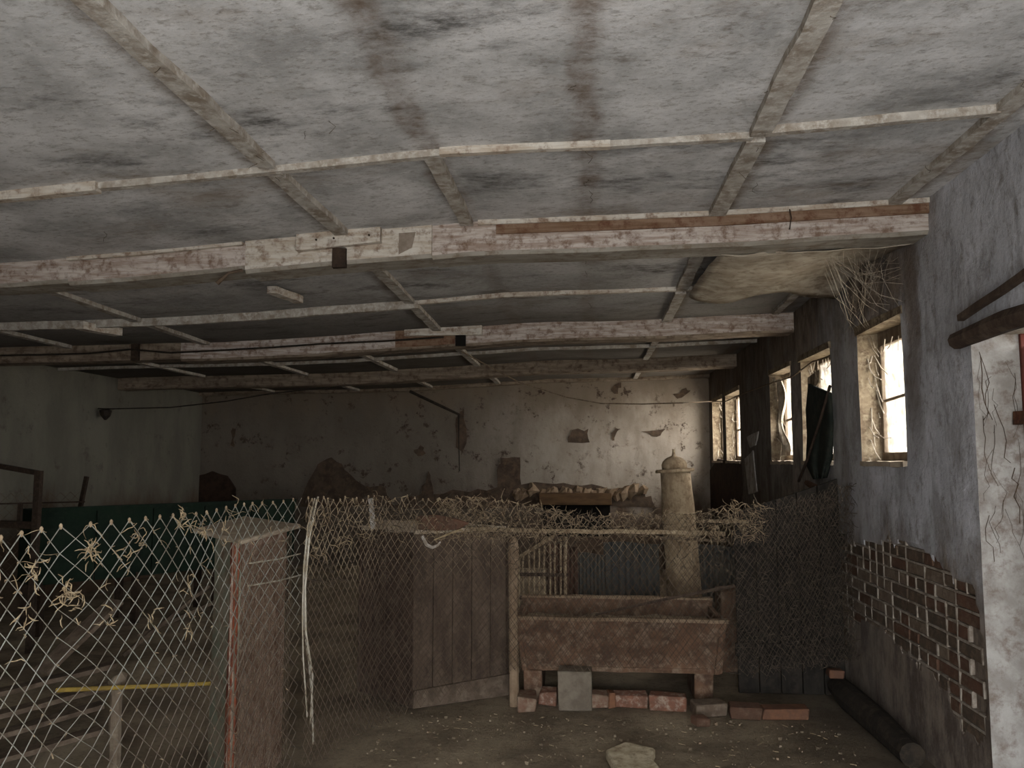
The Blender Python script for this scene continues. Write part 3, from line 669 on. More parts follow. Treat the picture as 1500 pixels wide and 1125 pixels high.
patch('bare_patch', [(1095, 640), (1112, 632), (1108, 652), (1100, 656)], rt, (-0.012, 0, 0), 'jamb', wr, 'white remnant of plaster', 2, 1)
patch('bare_patch', [(1092, 672), (1104, 660), (1110, 720), (1098, 724)], rt, (-0.012, 0, 0), 'jamb', wr, None, 2, 1)
patch('bare_patch', [(1038, 748), (1040, 690), (1052, 672), (1088, 678), (1090, 748)], rt, (-0.012, 0, 0), 'mud_dark', wr, 'dark brown patch below the last windows', 3, 2)  # dark brown area of the wall under the windows

# shelf-like lintel on the back wall with a dark slot under it
li = thing('timber_lintel', ony(842, 740, YB - 0.1), 'brown timber lintel low on the far wall over a dark slot', 'lintel')
p, q = ony(790, 722, YB - 0.16), ony(896, 742, YB - 0.16)
MB().box((p.x, YB - 0.16, q.z + 0.02), (q.x, YB + 0.05, p.z), jit=0.006).build('timber', 'wood_lintel', li, bevel=0.006)
MB().box((p.x + 0.05, YB - 0.03, q.z - 0.45), (q.x - 0.02, YB + 0.02, q.z + 0.04)).build('dark_slot', 'hole', li)  # solid near-black panel, paints the shade inside the opening
mb = MB()
for k in range(17):
    x = p.x - 0.35 + k * 0.115 + random.uniform(-0.04, 0.04); q_ = random.uniform(0.5, 1.3)
    mb.lathe((x, YB - 0.03, p.z + random.uniform(-0.01, 0.06)), [(0.02, -0.09 * q_), (0.09 * q_, -0.03), (0.07, 0.05 * q_), (0.02, 0.08 * q_)], sides=6, jit=0.12)
mb.build('plaster_lump', 'trough_rim', li)

# ------------------------------------------------------------------ column with cap
p0, p1 = ony(1003, 872, 7.3), ony(989, 690, 7.3)
base = p0.copy(); base.z = 0; ax = (p1 - p0).normalized(); base = p0 - ax * (p0.z / ax.z)
tl = Vector((0, 0, 1)).rotation_difference(ax).to_matrix()
Hc = (p1 - base).length
co = thing('chimney_pipe', base, 'leaning tan cement pipe with a domed cap behind the trough', 'pipe')
MB().lathe(base, [(0.148, 0.0), (0.146, Hc * 0.5), (0.142, Hc * 0.8), (0.132, Hc * 0.9), (0.13, Hc)], sides=28, tilt=tl, jit=0.03).build('pipe_body', 'pipe', co, smooth=True)
MB().lathe(base + ax * (Hc - 0.01), [(0.165, 0), (0.17, 0.012), (0.165, 0.028), (0.12, 0.03)], sides=28, tilt=tl, jit=0.02).build('flange', 'pipe', co)
MB().lathe(base + ax * (Hc + 0.02), [(0.118, 0), (0.116, 0.04), (0.1, 0.068), (0.065, 0.095), (0.02, 0.11), (0.012, 0.14), (0.012, 0.165)], sides=24, tilt=tl, jit=0.02).build('cap', 'pipe', co, smooth=True)

# ------------------------------------------------------------------ behind the trough
for px0, px1, yt, Y, m, l in ((800, 846, 800, 7.0, 'brownboard', 'reddish-brown board leaning behind the trough at left'), (842, 886, 812, 7.1, 'bluish', 'narrow blue-grey sheet leaning behind the trough'), (884, 966, 796, 7.2, 'bluish', 'wide blue-grey sheet leaning behind the trough'), (1010, 1082, 800, 7.5, 'bluish', 'blue-grey sheet standing right of the cement pipe')):
    a, b = ony(px0, yt, Y), ony(px1, yt, Y)
    n = 8
    def sh(u, v): return (a.x + (b.x - a.x) * u, Y - 0.06 + 0.12 * v + 0.012 * math.cos(u * n * 2 * PI), 0.01 + v * (a.z - 0.01) + 0.01 * math.sin(u * 5))
    tag(MB().grid(sh, 24, 4, thick=(0, 0.01, 0)).build('leaning_sheet', m), l, 'sheet')
# barred rack
rk = thing('barred_rack', (-0.3, 6.35, 0), 'rusty hay rack of upright bars behind the left end of the trough', 'rack')
za, zb_, zc_ = 1.6 - (786 - 674) / 1200 * 6.35, 1.6 - (838 - 674) / 1200 * 6.35, 1.6 - (871 - 674) / 1200 * 6.35
xl, xr = ony(756, 800, 6.35).x, ony(832, 800, 6.35).x
for zz in (zb_, zc_): MB().bar((xl, 6.35, zz), (xr, 6.35, zz), 0.02, 0.025, n=4, jit=0.003).build('rail', 'darkrust', rk)
MB().bar((xl, 6.33, za - 0.16), (xr - 0.1, 6.33, za + 0.02), 0.02, 0.025).build('rail', 'wire_tan', rk)
for k in range(10):
    x = xl + 0.015 + (xr - xl - 0.03) * k / 9
    MB().tube([(x, 6.35, 0.0 if k in (0, 9) else 0.55), (x + random.uniform(-0.008, 0.008), 6.35, 0.8), (x, 6.35, za - 0.15 + 0.018 * k)], 0.008 if k not in (0, 9) else 0.014, sides=6).build('bar', 'wire_tan', rk)

# ------------------------------------------------------------------ trough
TY = 5.62
tr = thing('feeding_trough', (0.23, TY + 0.3, 0), 'long rust-brown feeding trough propped on bricks behind the netting', 'trough')
xa, xb = ony(754, 910, TY).x, ony(1064, 910, TY).x
zt = ony(900, 908, TY).z; zbm = ony(900, 988, TY - 0.05).z
TD = 0.62
def slab(a, b, c, e, off, name, mat):   # four corners and an offset
    return MB().prism([a, b, c, e], off).build(name, mat, tr, bevel=0.004)
ins = 0.05
def ff(u, v): 
    x0_, x1_ = xa + ins * (1 - v), xb - ins * 0.6 * (1 - v)
    return (x0_ + (x1_ - x0_) * u, TY + 0.03 * (1 - v) + 0.01 * noise.noise(Vector((u * 6, v * 3, 1))), zbm + (zt - zbm) * v + (0.02 * noise.noise(Vector((u * 7, 3, 3))) if v == 0 else 0))
MB().grid(ff, 20, 6, thick=(0, 0.035, 0)).build('front_wall', 'trough', tr)
slab((xa + ins, TY + TD, zbm), (xb - ins, TY + TD, zbm), (xb, TY + TD, zt + 0.04), (xa, TY + TD, zt + 0.04), (0, -0.035, 0), 'back_wall', 'trough')
slab((xa, TY, zt), (xa + ins, TY, zbm), (xa + ins, TY + TD, zbm), (xa, TY + TD, zt), (0.035, 0, 0), 'end_wall', 'trough')
slab((xb, TY, zt), (xb - ins, TY, zbm), (xb - ins, TY + TD, zbm), (xb, TY + TD, zt), (-0.035, 0, 0), 'end_wall', 'trough')
MB().box((xa + ins, TY + 0.02, zbm), (xb - ins, TY + TD, zbm + 0.03)).build('bottom', 'trough', tr)
MB().bar((xa - 0.02, TY, zt + 0.005), (xb + 0.01, TY, zt + 0.005), 0.055, 0.022, n=14, jit=0.003).build('front_rim', 'trough_rim', tr)
MB().bar((xa, TY + TD, zt + 0.045), (xb, TY + TD, zt + 0.045), 0.06, 0.022, n=10, jit=0.003).build('back_rim', 'trough_rim', tr)
def fill(u, v): return (xa + 0.05 + (xb - xa - 0.1) * u, TY + 0.05 + (TD - 0.1) * v, zt - 0.07 + 0.03 * noise.noise(Vector((u * 9, v * 4, 7))))
MB().grid(fill, 18, 6).build('dried_fodder', 'floor', tr, kind='stuff')
MB().box((xa + 0.06, TY - 0.01, 0.0), (xa + 0.18, TY + 0.5, zbm), jit=0.006).build('leg', 'trough', tr, bevel=0.006)
MB().box((xb - 0.2, TY + 0.1, 0.0), (xb - 0.08, TY + 0.5, zbm), jit=0.006).build('leg', 'trough', tr, bevel=0.006)
# grey block propping the trough
p, q = onz(818, 1041, 0), onz(868, 1041, 0)
tag(MB().box((p.x, p.y, 0), (q.x, p.y + 0.16, 0.245), jit=0.006).build('concrete_block', 'block', bevel=0.006), 'upright pale grey block propping up the trough front', 'block')
# loose bricks
def loose(px, py, L, H, D, mat, rot, label, group=None, z0=0.0):
    p = onz(px, py, z0)
    mb = MB().box((-L / 2, -D / 2, 0), (L / 2, D / 2, H), jit=0.009)
    o = mb.build('brick', mat, bevel=0.007); o.location = (p.x, p.y + D / 2, z0 + 0.001); o.rotation_euler = (0, 0, rot)
    return tag(o, label, 'brick', group or 'loose bricks on the floor along the trough')
loose(770, 1043, 0.13, 0.085, 0.2, 'brick_dusty', 0.05, 'dusty brown brick at the left foot of the trough')
loose(803, 1034, 0.12, 0.085, 0.12, 'brick_red', -0.04, 'brick with a whitish spot between the left trough foot and the grey block')
loose(877, 1039, 0.11, 0.09, 0.12, 'brick_dusty', 0.0, 'dusty half brick touching the right side of the grey block')
loose(895, 1038, 0.05, 0.09, 0.1, 'brick_orange', 0.1, 'small bright orange brick piece beside the grey block')
loose(924, 1037, 0.22, 0.075, 0.12, 'brick_red', 0.03, 'pale red brick lying lengthwise under the middle of the trough')
loose(979, 1042, 0.235, 0.09, 0.13, 'brick_red', -0.09, 'red brick with white mortar top right of the middle brick')
loose(1040, 1050, 0.2, 0.07, 0.14, 'brick_c', 0.2, 'grey rubble brick below the right end of the trough')
loose(1028, 1066, 0.09, 0.05, 0.08, 'brick_b', 0.3, 'small dull red brick fragment on the floor before the trough')
loose(1094, 1054, 0.2, 0.07, 0.12, 'brick_b', -0.05, 'dull red brick on the floor left of the dark gate foot')
loose(1152, 1055, 0.28, 0.065, 0.12, 'brick_orange', 0.02, 'long orange-brown brick on the floor before the dark gate')
# diagonal stick and short post
a, b = ony(872, 908, TY + 0.12), ony(1076, 858, TY + 0.3)
a = Vector((a.x, a.y, max(a.z, zt + 0.01)))
tag(MB().tube([a, a.lerp(b, 0.5) + Vector((0, 0, 0.006)), b], [0.009, 0.011, 0.013], sides=6).build('stick', 'wood_dark'), 'thin dark stick lying slanted over the trough', 'stick')

# ------------------------------------------------------------------ wooden box behind the netting
c0, cl, cr = onz(604, 1037, 0), onz(522, 1012, 0), onz(745, 1017, 0)
hz = ony(610, 776, c0.y).z
bx = thing('wooden_crate', ((cl.x + cr.x) / 2, (c0.y + cl.y) / 2 + 0.2, 0), 'tall dark brown board crate standing cornerwise behind the netting', 'crate')
def face(a, b, n, mat, lean=0.0):
    d_ = (b - a); nrm = Vector((d_.y, -d_.x, 0)).normalized()
    for k in range(n):
        p, q = a + d_ * (k / n + 0.004), a + d_ * ((k + 1) / n - 0.004); t = random.uniform(-0.004, 0.004)
        up = Vector((0, 0, hz + random.uniform(-0.02, 0.01))); off = nrm * t; ln = Vector((0, lean, 0))
        MB().prism([p + off, q + off, q + off + up + ln, p + off + up + ln], nrm * -0.022).build('board', mat, bx, bevel=0.002)
far = cl + cr - c0
face(cl, c0, 4, 'wood_dark'); face(c0, cr, 5, 'crate_side'); face(cr, far, 4, 'wood_dark'); face(far, cl, 5, 'wood_dark')
nr = Vector(((cr - c0).y, -(cr - c0).x, 0)).normalized()
MB().prism([c0 + nr * 0.02, cr + nr * 0.02, cr + nr * 0.02 + Vector((0, 0, 0.14)), c0 + nr * 0.02 + Vector((0, 0, 0.11))], nr * -0.02).build('bottom_rail', 'wood_pile', bx)
MB().prism([cl + Vector((0, 0, hz - 0.03)), c0 + Vector((0, 0, hz - 0.03)), cr + Vector((0, 0, hz - 0.03)), far + Vector((0, 0, hz - 0.03))], (0, 0, 0.03)).build('lid', 'dust_top', bx)

# ------------------------------------------------------------------ pillar-like cabinet at left
n0, n1, n2, n3 = Vector((-1.585, 3.62, 0)), Vector((-1.655, 4.42, 0)), Vector((-1.98, 4.62, 0)), Vector((-1.80, 3.86, 0))
cabz = 1.225
cb_ = thing('metal_cabinet', (-1.75, 4.1, 0), 'tall rusty metal cabinet with faded green front and dusty overhanging top', 'cabinet')
def pf_(a, b, m, name, t=0.02, z0=0.0, z1=cabz, out=0.0, label=None):
    d_ = b - a; nrm = Vector((d_.y, -d_.x, 0)).normalized(); a = a + nrm * out; b = b + nrm * out
    def g(u, v): q = a + d_ * u; return q + Vector((0, 0, z0 + (z1 - z0) * v)) + nrm * 0.006 * noise.noise(Vector((q.x * 6, q.y * 6, v * 6)))
    o = MB().grid(g, 8, 14, thick=-nrm * t).build(name, m, cb_)
    if label: lab(o, label)
    return o
pf_(n0, n1, 'brown_face', 'side_panel', label='speckled brown side')
pf_(n3, n0, 'green_old', 'front_panel', label='front with faded green paint')
pf_(n1, n2, 'brown_face', 'back_panel'); pf_(n2, n3, 'brown_face', 'side_panel')
e = n0 + (n3 - n0).normalized() * 0.05
pf_(e, n0, 'red_rust', 'corner_strip', 0.008, out=0.012, label='red rusted corner strip')
pf_(n0 + Vector((0.002, 0, 0)), n0 + (n1 - n0).normalized() * 0.03, 'red_rust', 'corner_strip', 0.008, out=0.012)
T = [Vector((-1.54, 3.56, 0)), Vector((-1.59, 4.46, 0)), Vector((-2.18, 5.08, 0)), Vector((-2.04, 4.12, 0))]
zt1 = cabz + 0.012
mb = MB().prism([p + Vector((0, 0, cabz)) for p in T], (0, 0, 0.022)); mb.build('top_slab', 'dust_top', cb_, bevel=0.006)
for (x0_, y0_), (x1_, y1_) in (((366, 825), (440, 811)), ((364, 858), (441, 842))):
    a, b = onx(x0_, y0_, -1.545), onx(x1_, y1_, -1.585)
    MB().tube([a, a.lerp(b, 0.5) - Vector((0, 0, 0.006)), b], 0.004, sides=5).build('tie_wire', 'silver', cb_)

# ------------------------------------------------------------------ netting
def run(path, ds=0.05):
    """resample plan path [(x,y,ztop)] by arc length"""
    out = []; acc = 0
    for a, b in zip(path, path[1:]):
        L = math.hypot(b[0] - a[0], b[1] - a[1]); out.append((acc, a)); acc += L
    out.append((acc, path[-1])); return out, acc
def at_s(tab, s):
    s = max(0, min(s, tab[-1][0]))
    for (sa, a), (sb, b) in zip(tab, tab[1:]):
        if s <= sb + 1e-9:
            t = (s - sa) / (sb - sa) if sb > sa else 0; t2 = t
            return Vector([a[i] + (b[i] - a[i]) * t2 for i in range(len(a))])
    return Vector(tab[-1][1])
def netting(path, w, h, r, mat, parent, name='wire_mesh', wob=0.006, zb=lambda s: 0.02, messy=0.0, s0=0.0, s1=None, knuckle=True, off=0.0, seed=1, skip=0.0):
    tab, L = run(path); s1 = s1 or L; mb = MB(); rnd = random.Random(seed)
    n = int((s1 - s0) / (w / 2)); nodes = []
    P0 = at_s(tab, s0)
    def pos(s, z):
        q = at_s(tab, s); q2 = at_s(tab, s + 0.02); q1 = at_s(tab, s - 0.02)
        d_ = Vector((q2.x - q1.x, q2.y - q1.y, 0)).normalized(); nrm = Vector((d_.y, -d_.x, 0))
        k = Vector((s * 1.4, z * 1.4, seed))
        wv = noise.noise(k) * wob * 3; ws = noise.noise(k * 1.7 + Vector((5, 5, 5))) * wob * 2.5; wz = noise.noise(k * 1.3 + Vector((9, 2, 5))) * wob * 2.5
        m = messy * max(0.0, min(1.0, (z - q.z + 0.35) / 0.35)) if messy else 0
        j = noise.noise_vector(Vector((s * 13, z * 13, seed * 2))) * 0.028 * m
        return Vector((q.x, q.y, z)) + nrm * (wv + off) + d_ * ws + Vector((0, 0, wz)) + j
    for i in range(n):
        sA = s0 + i * w / 2; sB = sA + w / 2; q = at_s(tab, sA); zt_ = q.z; zl = zb(sA)
        k = 0; z = zt_; pts = []; 
        if skip and rnd.random() < skip: continue
        while z > zl:
            s = sA if (k + i) % 2 == 0 else sB
            pts.append(pos(s, z)); 
            if len(pts) > 1: pass
            nodes.append(pts[-1]); k += 1; z = zt_ - k * h / 2
        if len(pts) < 2: continue
        if i % 2 == 1 and knuckle and len(pts) > 2: pts = pts[1:] if False else pts
        mb.tube(pts, r, sides=4, cap=False)
        if knuckle and (i % 2 == 0):
            p = pts[0]; mb.lathe(p, [(0.002, -0.009), (0.005, -0.003), (0.0055, 0.004), (0.002, 0.009)], 'wire_tan', sides=6)
    o = mb.build(name, mat, parent, kind='stuff'); return o, nodes
def strands(name, mat, parent, srcs, n, lmin, lmax, rmin, rmax, seed, spread=1.0, hang=0.6, label=None, zmin=None):
    rnd = random.Random(seed); mb = MB()
    for _ in range(n):
        p = Vector(rnd.choice(srcs)); 
        if zmin and p.z < zmin(p, rnd): continue
        L = rnd.uniform(lmin, lmax); pts = [p]; d_ = Vector((rnd.gauss(0, 1) * spread, rnd.gauss(0, 1) * spread * 0.5, rnd.gauss(-hang, 0.7))).normalized()
        for k in range(4):
            d_ = (d_ + Vector((rnd.gauss(0, 0.45), rnd.gauss(0, 0.3), rnd.gauss(-0.1, 0.45)))).normalized(); pts.append(pts[-1] + d_ * L / 4)
        if min(q.z for q in pts) < 0.03: continue
        r_ = rnd.uniform(rmin, rmax); mb.tube(pts, [r_ * 0.5, r_, r_, r_ * 0.8, r_ * 0.4], sides=3, cap=False)
    o = mb.build(name, mat, parent, kind='stuff')
    return o
# left run, parallel to the walls
f1 = thing('chain_link_fence', (-1.5, 3.0, 0), 'chain-link fence with large diamonds in the left foreground', 'fence')
L1 = []
for x, y in ((-60, 806), (0, 790), (60, 774), (145, 770), (200, 762), (265, 750), (345, 737), (440, 731), (452, 730)):
    p = onz(x, y, 1.40); L1.append((p.x, p.y, 1.40))
L1 = [(-1.50, 1.2, 1.40)] + [(-1.50 + 0.3 * (q[0] + 1.5), q[1], q[2]) for q in L1]
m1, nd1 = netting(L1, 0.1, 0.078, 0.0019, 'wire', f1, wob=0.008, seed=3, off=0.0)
nd1v = [p for p in nd1 if p.y > 1.7]
strands('straw_wisp', 'straw', f1, [p for p in nd1v if p.z > 0.95], 230, 0.02, 0.08, 0.0008, 0.002, 11, zmin=lambda p, r: 1.42 - abs(r.gauss(0, 0.22)))
strands('dust_fluff', 'wire_tan', f1, nd1v, 420, 0.006, 0.02, 0.0012, 0.0026, 12, hang=0.2)
# thicker tangles caught in the wire
mb = MB(); rnd = random.Random(31)
for (x, y), n in (((133, 805), 22), ((100, 862), 14), ((50, 830), 12), ((95, 880), 14), ((115, 900), 8), ((265, 760), 14), ((205, 790), 10), ((190, 820), 8), ((275, 850), 8), ((300, 775), 12), ((330, 775), 8), ((40, 905), 8), ((222, 905), 6), ((278, 915), 8), ((155, 905), 6)):
    c_ = onx(x, y, -1.50)
    for _ in range(n):
        p = c_ + Vector((rnd.gauss(0, 0.004), rnd.gauss(0, 0.012), rnd.gauss(0, 0.02))); pts = [p]
        d_ = Vector((rnd.gauss(0, .3), rnd.gauss(0, 1), rnd.gauss(-0.3, 1.2))).normalized()
        for k in range(4): d_ = (d_ + Vector((rnd.gauss(0, .3), rnd.gauss(0, .5), rnd.gauss(0, .5)))).normalized(); pts.append(pts[-1] + d_ * 0.011)
        mb.tube(pts, [0.0006, 0.0015, 0.0022, 0.0016, 0.0006], sides=4, cap=False)
mb.build('straw_tangle', 'straw', f1, kind='stuff')
# bundle of tie wires at the junction
bd = [((466, 728), (455, 765), (448, 810), (444, 870), (447, 930), (452, 965), (457, 1020), (459, 1090)), ((461, 730), (451, 770), (445, 830), (443, 900), (444, 960), (450, 1050)), ((464, 732), (453, 790), (447, 860), (448, 925), (458, 990), (455, 1060))]
tw = thing('wire_bundle', (-1.5, 4.25, 1.35), 'bundle of pale twisted tie wires hanging right of the rusty cabinet', 'wire')
for k, b_ in enumerate(bd):
    MB().tube([onx(x, y, -1.49 + 0.01 * k) for x, y in b_], 0.0055 if k != 1 else 0.004, sides=5).build('strand', 'silver', tw)
# finer netting around the cabinet side
net_path = [(-1.556, 3.6, 1.19), (-1.62, 4.42, 1.19)]
netting(net_path, 0.036, 0.04, 0.0011, 'wire_dark', cb_, name='wire_mesh', wob=0.003, seed=9, knuckle=False)

# second run: turns right behind the cabinet and passes before crate, trough and gate
f2 = thing('wire_netting', (0.1, 5.2, 0), 'dust-clogged wire netting strung across the barn in front of the trough', 'fence')
P2 = []
for x, y, Y in ((449, 730, 4.25), (500, 727, 4.55), (560, 727, 4.9), (620, 728, 5.12), (700, 733, 5.22), (760, 742, 5.3), (860, 750, 5.34), (960, 752, 5.36), (1060, 752, 5.38), (1100, 744, 5.42)):
    p = ony(x, y, Y); P2.append((p.x, p.y, p.z))
P2 += [(1.35, 5.55, 1.36), (1.6, 5.7, 1.44), (1.77, 5.8, 1.45)]
def zb2(s): 
    return interp(s, [(0, 0.02), (0.75, 0.05), (1.2, 0.15), (1.6, 0.28), (2.6, 0.3), (3.1, 0.22), (3.6, 0.26)])
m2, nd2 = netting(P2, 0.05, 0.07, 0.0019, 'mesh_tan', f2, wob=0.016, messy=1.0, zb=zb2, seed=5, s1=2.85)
m2b, nd2b = netting(P2, 0.046, 0.06, 0.0017, 'mesh_dark', f2, name='dark_mesh', wob=0.02, messy=1.0, zb=zb2, seed=6, s0=2.85, knuckle=False); nd2 = nd2 + nd2b  # same netting continued to the wall in a darker wire colour
m3, nd3 = netting(P2, 0.034, 0.045, 0.0011, 'mesh_dark', f2, name='fine_mesh', wob=0.02, messy=0.4, zb=zb2, seed=8, s0=0.5, knuckle=False, off=0.02)
top = [p for p in nd2 if p.z > 1.1]
strands('straw_wisp', 'straw', f2, [p for p in top if p.x < -0.6], 260, 0.02, 0.08, 0.001, 0.0026, 21)
strands('dust_tangle', 'wire_tan', f2, [p for p in top if -0.95 < p.x < 1.1], 1500, 0.02, 0.09, 0.001, 0.003, 22, hang=0.1)
strands('dust_tangle', 'mesh_dark', f2, [p for p in nd2 if p.x > 0.9 or p.z > 0.9], 1900, 0.02, 0.09, 0.001, 0.003, 23, hang=0.2)
# rails
ry = 5.40
a, b = ony(688, 775, 5.28), ony(1062, 782, ry); 
MB().bar(a, b, 0.02, 0.026, n=12, jit=0.005).build('top_rail', 'wire_tan', f2)
MB().bar(ony(1035, 763, 5.42), ony(1096, 764, 5.46), 0.018, 0.02, n=4, jit=0.003).build('top_rail', 'wire_tan', f2)
MB().bar(ony(960, 788, 5.42), ony(1062, 792, 5.44), 0.015, 0.018, n=5, jit=0.003).build('top_rail', 'wire_dark', f2)
lab(MB().bar(ony(545, 768, 4.92), ony(612, 770, 5.14), 0.01, 0.06, n=4, jit=0.004).build('slat', 'wood_grey', f2), 'short dusty grey slat')
lab(MB().bar(ony(543, 730, 4.9), ony(547, 775, 4.9), 0.03, 0.01, up=(0, 1, 0)).build('slat', 'batten', f2), 'upright tan slat end')
tag(MB().prism([ony(x, y, 5.16) for x, y in ((608, 756), (640, 754), (668, 760), (688, 766), (672, 776), (640, 778), (612, 776))], (0, 0.025, 0)).build('leather_scrap', 'brick_b', bevel=0.004), 'rusty red scrap caught near the top of the netting', 'scrap')
lab(MB().tube([ony(618, 785, 5.1), ony(625, 798, 5.1), ony(633, 802, 5.1), ony(641, 799, 5.1), ony(645, 794, 5.12)], [0.012, 0.012, 0.011, 0.009, 0.005], sides=6).build('bent_hook', 'batten', f2), 'pale curved strip hooked in the netting')
lab(MB().tube([ony(636, 791, 5.08), ony(660, 781, 5.1), ony(676, 776, 5.14)], [0.004, 0.007, 0.008], sides=5).build('twig', 'straw', f2), 'tan twig')
# short white-caked post
p = ony(752, 792, 5.5)
po = MB().lathe((p.x, 5.5, 0), [(0.03, 0), (0.028, 0.6), (0.03, 0.85), (0.036, 0.92), (0.038, 1.0), (0.03, 1.06), (0.012, 1.085)], sides=10, jit=0.02).build('stake', 'trough_rim')
tag(po, 'short dust-caked stake at the left end of the trough', 'stake')

# ------------------------------------------------------------------ dark gate leaf against right wall
g = thing('plank_gate', (1.4, 6.0, 0), 'blackened plank gate leaning by the right wall behind the netting', 'gate')
for k in range(5):
    x0_ = 1.02 + k * 0.145; h_ = (1.22, 1.27, 1.32, 1.37, 1.42)[k]
    MB().prism([(x0_, 5.95, 0), (x0_ + 0.138, 5.95, 0), (x0_ + 0.138, 5.98, h_ + 0.05), (x0_, 5.98, h_)], (0, 0.03, 0)).build('board', 'gate_wood', g, bevel=0.003)
for zz in (0.25, 1.0): MB().box((1.0, 5.92, zz), (1.77, 5.95, zz + 0.09)).build('cross_rail', 'gate_wood', g, bevel=0.003)
tag(MB().tube([onx(1182, 707, 1.73), onx(1197, 716, 1.73)], [0.022, 0.03], sides=7).build('brick_fragment', 'brick_b'), 'rusty red fragment lodged above the dark gate', 'brick')
o = MB().box((0.99, 6.5, 0.0), (1.2, 6.8, 0.6), jit=0.01).build('masonry_stub', 'trough', bevel=0.01); tag(o, 'brown block of masonry right of the trough', 'block')

# ------------------------------------------------------------------ log at foot of right wall
lg = thing('charred_log', (1.6, 5.3, 0.07), 'dark log lying along the foot of the right wall', 'log')
MB().tube([(1.66, 5.86, 0.085), (1.655, 5.6, 0.08), (1.67, 5.1, 0.075), (1.665, 4.6, 0.07)], [0.07, 0.085, 0.08, 0.065], sides=12).build('trunk', 'log', lg)
tag(MB().box((1.58, 5.75, 0.158), (1.67, 5.85, 0.21), jit=0.006).build('brick_fragment', 'brick_orange', bevel=0.006), 'orange brick fragment on the end of the dark log', 'brick')

# ------------------------------------------------------------------ rubble on the floor
pts = [onz(x, y, 0.05) for x, y in ((887, 1098), (916, 1086), (960, 1096), (954, 1108), (966, 1122), (948, 1134), (905, 1130))]
tag(MB().prism(pts, (0, 0, -0.052)).build('broken_block', 'chunk', bevel=0.008), 'pale broken block lying on the dirt floor in front of the trough', 'block')
mb = MB(); rnd = random.Random(77)
for _ in range(500):
    x, y = rnd.uniform(-1.3, 1.55), rnd.uniform(3.4, 5.3); s_ = rnd.choice([0.002, 0.003, 0.005, 0.008]) * rnd.uniform(0.6, 1.2)
    mb.box((x - s_, y - s_, -0.004), (x + s_, y + s_ * rnd.uniform(0.5, 1.4), s_ * 0.9), 'trough_rim' if rnd.random() < 0.12 else 'floor', jit=s_ * 0.4)
for _ in range(420):
    x, y = rnd.uniform(-1.4, 1.55), rnd.uniform(3.4, 5.3); a = rnd.uniform(0, PI); l = rnd.uniform(0.01, 0.04)
    mb.tube([(x, y, 0.008), (x + math.cos(a) * l, y + math.sin(a) * l, 0.01)], 0.0015, 'straw', sides=3)
o = mb.build('floor_litter', 'floor', kind='stuff'); o['label'] = 'scattered grit and straw bits on the dirt floor'; o['category'] = 'litter'

# ------------------------------------------------------------------ left background: green bin, gate, far fence
a, b = onz(52, 748, 1.14), onz(432, 733, 1.14)
gb = thing('green_bin', (a + b) / 2 - Vector((0, 0, 1.14)), 'long dark green metal bin standing behind the chain-link fence', 'bin')
d_ = b - a; nrm = Vector((d_.y, -d_.x, 0)).normalized()
N = 5
for k in range(N):
    p, q = a + d_ * (k / N + 0.002), a + d_ * ((k + 1) / N - 0.002); dn = Vector((0, 0, 0.68))
    MB().prism([p, q, q - dn, p - dn], nrm * -0.02).build('side_sheet', 'green', gb, bevel=0.002)
MB().bar(a + nrm * 0.01, b + nrm * 0.01, 0.05, 0.04).build('top_rim', 'green', gb)
back = -nrm * 0.45
MB().prism([a + back, b + back, b + back - dn, a + back - dn], nrm * 0.02).build('back_sheet', 'green', gb)
MB().prism([a, a + back, a + back - dn, a - dn], d_.normalized() * 0.02).build('end_sheet', 'green', gb)
MB().prism([b, b + back, b + back - dn, b - dn], d_.normalized() * -0.02).build('end_sheet', 'green', gb)
for t in (0.03, 0.35, 0.66, 0.97):
    for bb in (Vector(), back * 0.94):
        p = a + d_ * t + bb - nrm * 0.03; p.z = 0; MB().bar(p, p + Vector((0, 0, 0.5)), 0.06, 0.06, up=(1, 0, 0)).build('leg', 'darkrust', gb)
# pipe gate
gy = 6.9
gt = thing('pipe_gate', (ony(20, 730, gy).x, gy, 0), 'dark pipe gate frame at the far left edge behind the fence', 'gate')
pa, pb = ony(-90, 667, gy), ony(57, 693, gy - 0.3)
MB().bar(pa, pb, 0.035, 0.04).build('top_rail', 'darkrust', gt)
MB().bar((pb.x, pb.y, 0), (pb.x, pb.y, pb.z + 0.02), 0.05, 0.05, up=(0, 1, 0)).build('gate_post', 'darkrust', gt)
MB().bar((pa.x, pa.y, 0), (pa.x, pa.y, pa.z + 0.02), 0.05, 0.05, up=(0, 1, 0)).build('gate_post', 'darkrust', gt)
z = ony(30, 768, gy - 0.2).z; MB().bar((pa.x, pa.y, z), (pb.x, pb.y, z), 0.04, 0.06).build('lower_rail', 'darkrust', gt)
p = ony(30, 738, gy - 0.2); MB().bar((p.x, p.y, z), (p.x, p.y, p.z), 0.03, 0.03, up=(0, 1, 0)).build('upright', 'darkrust', gt)
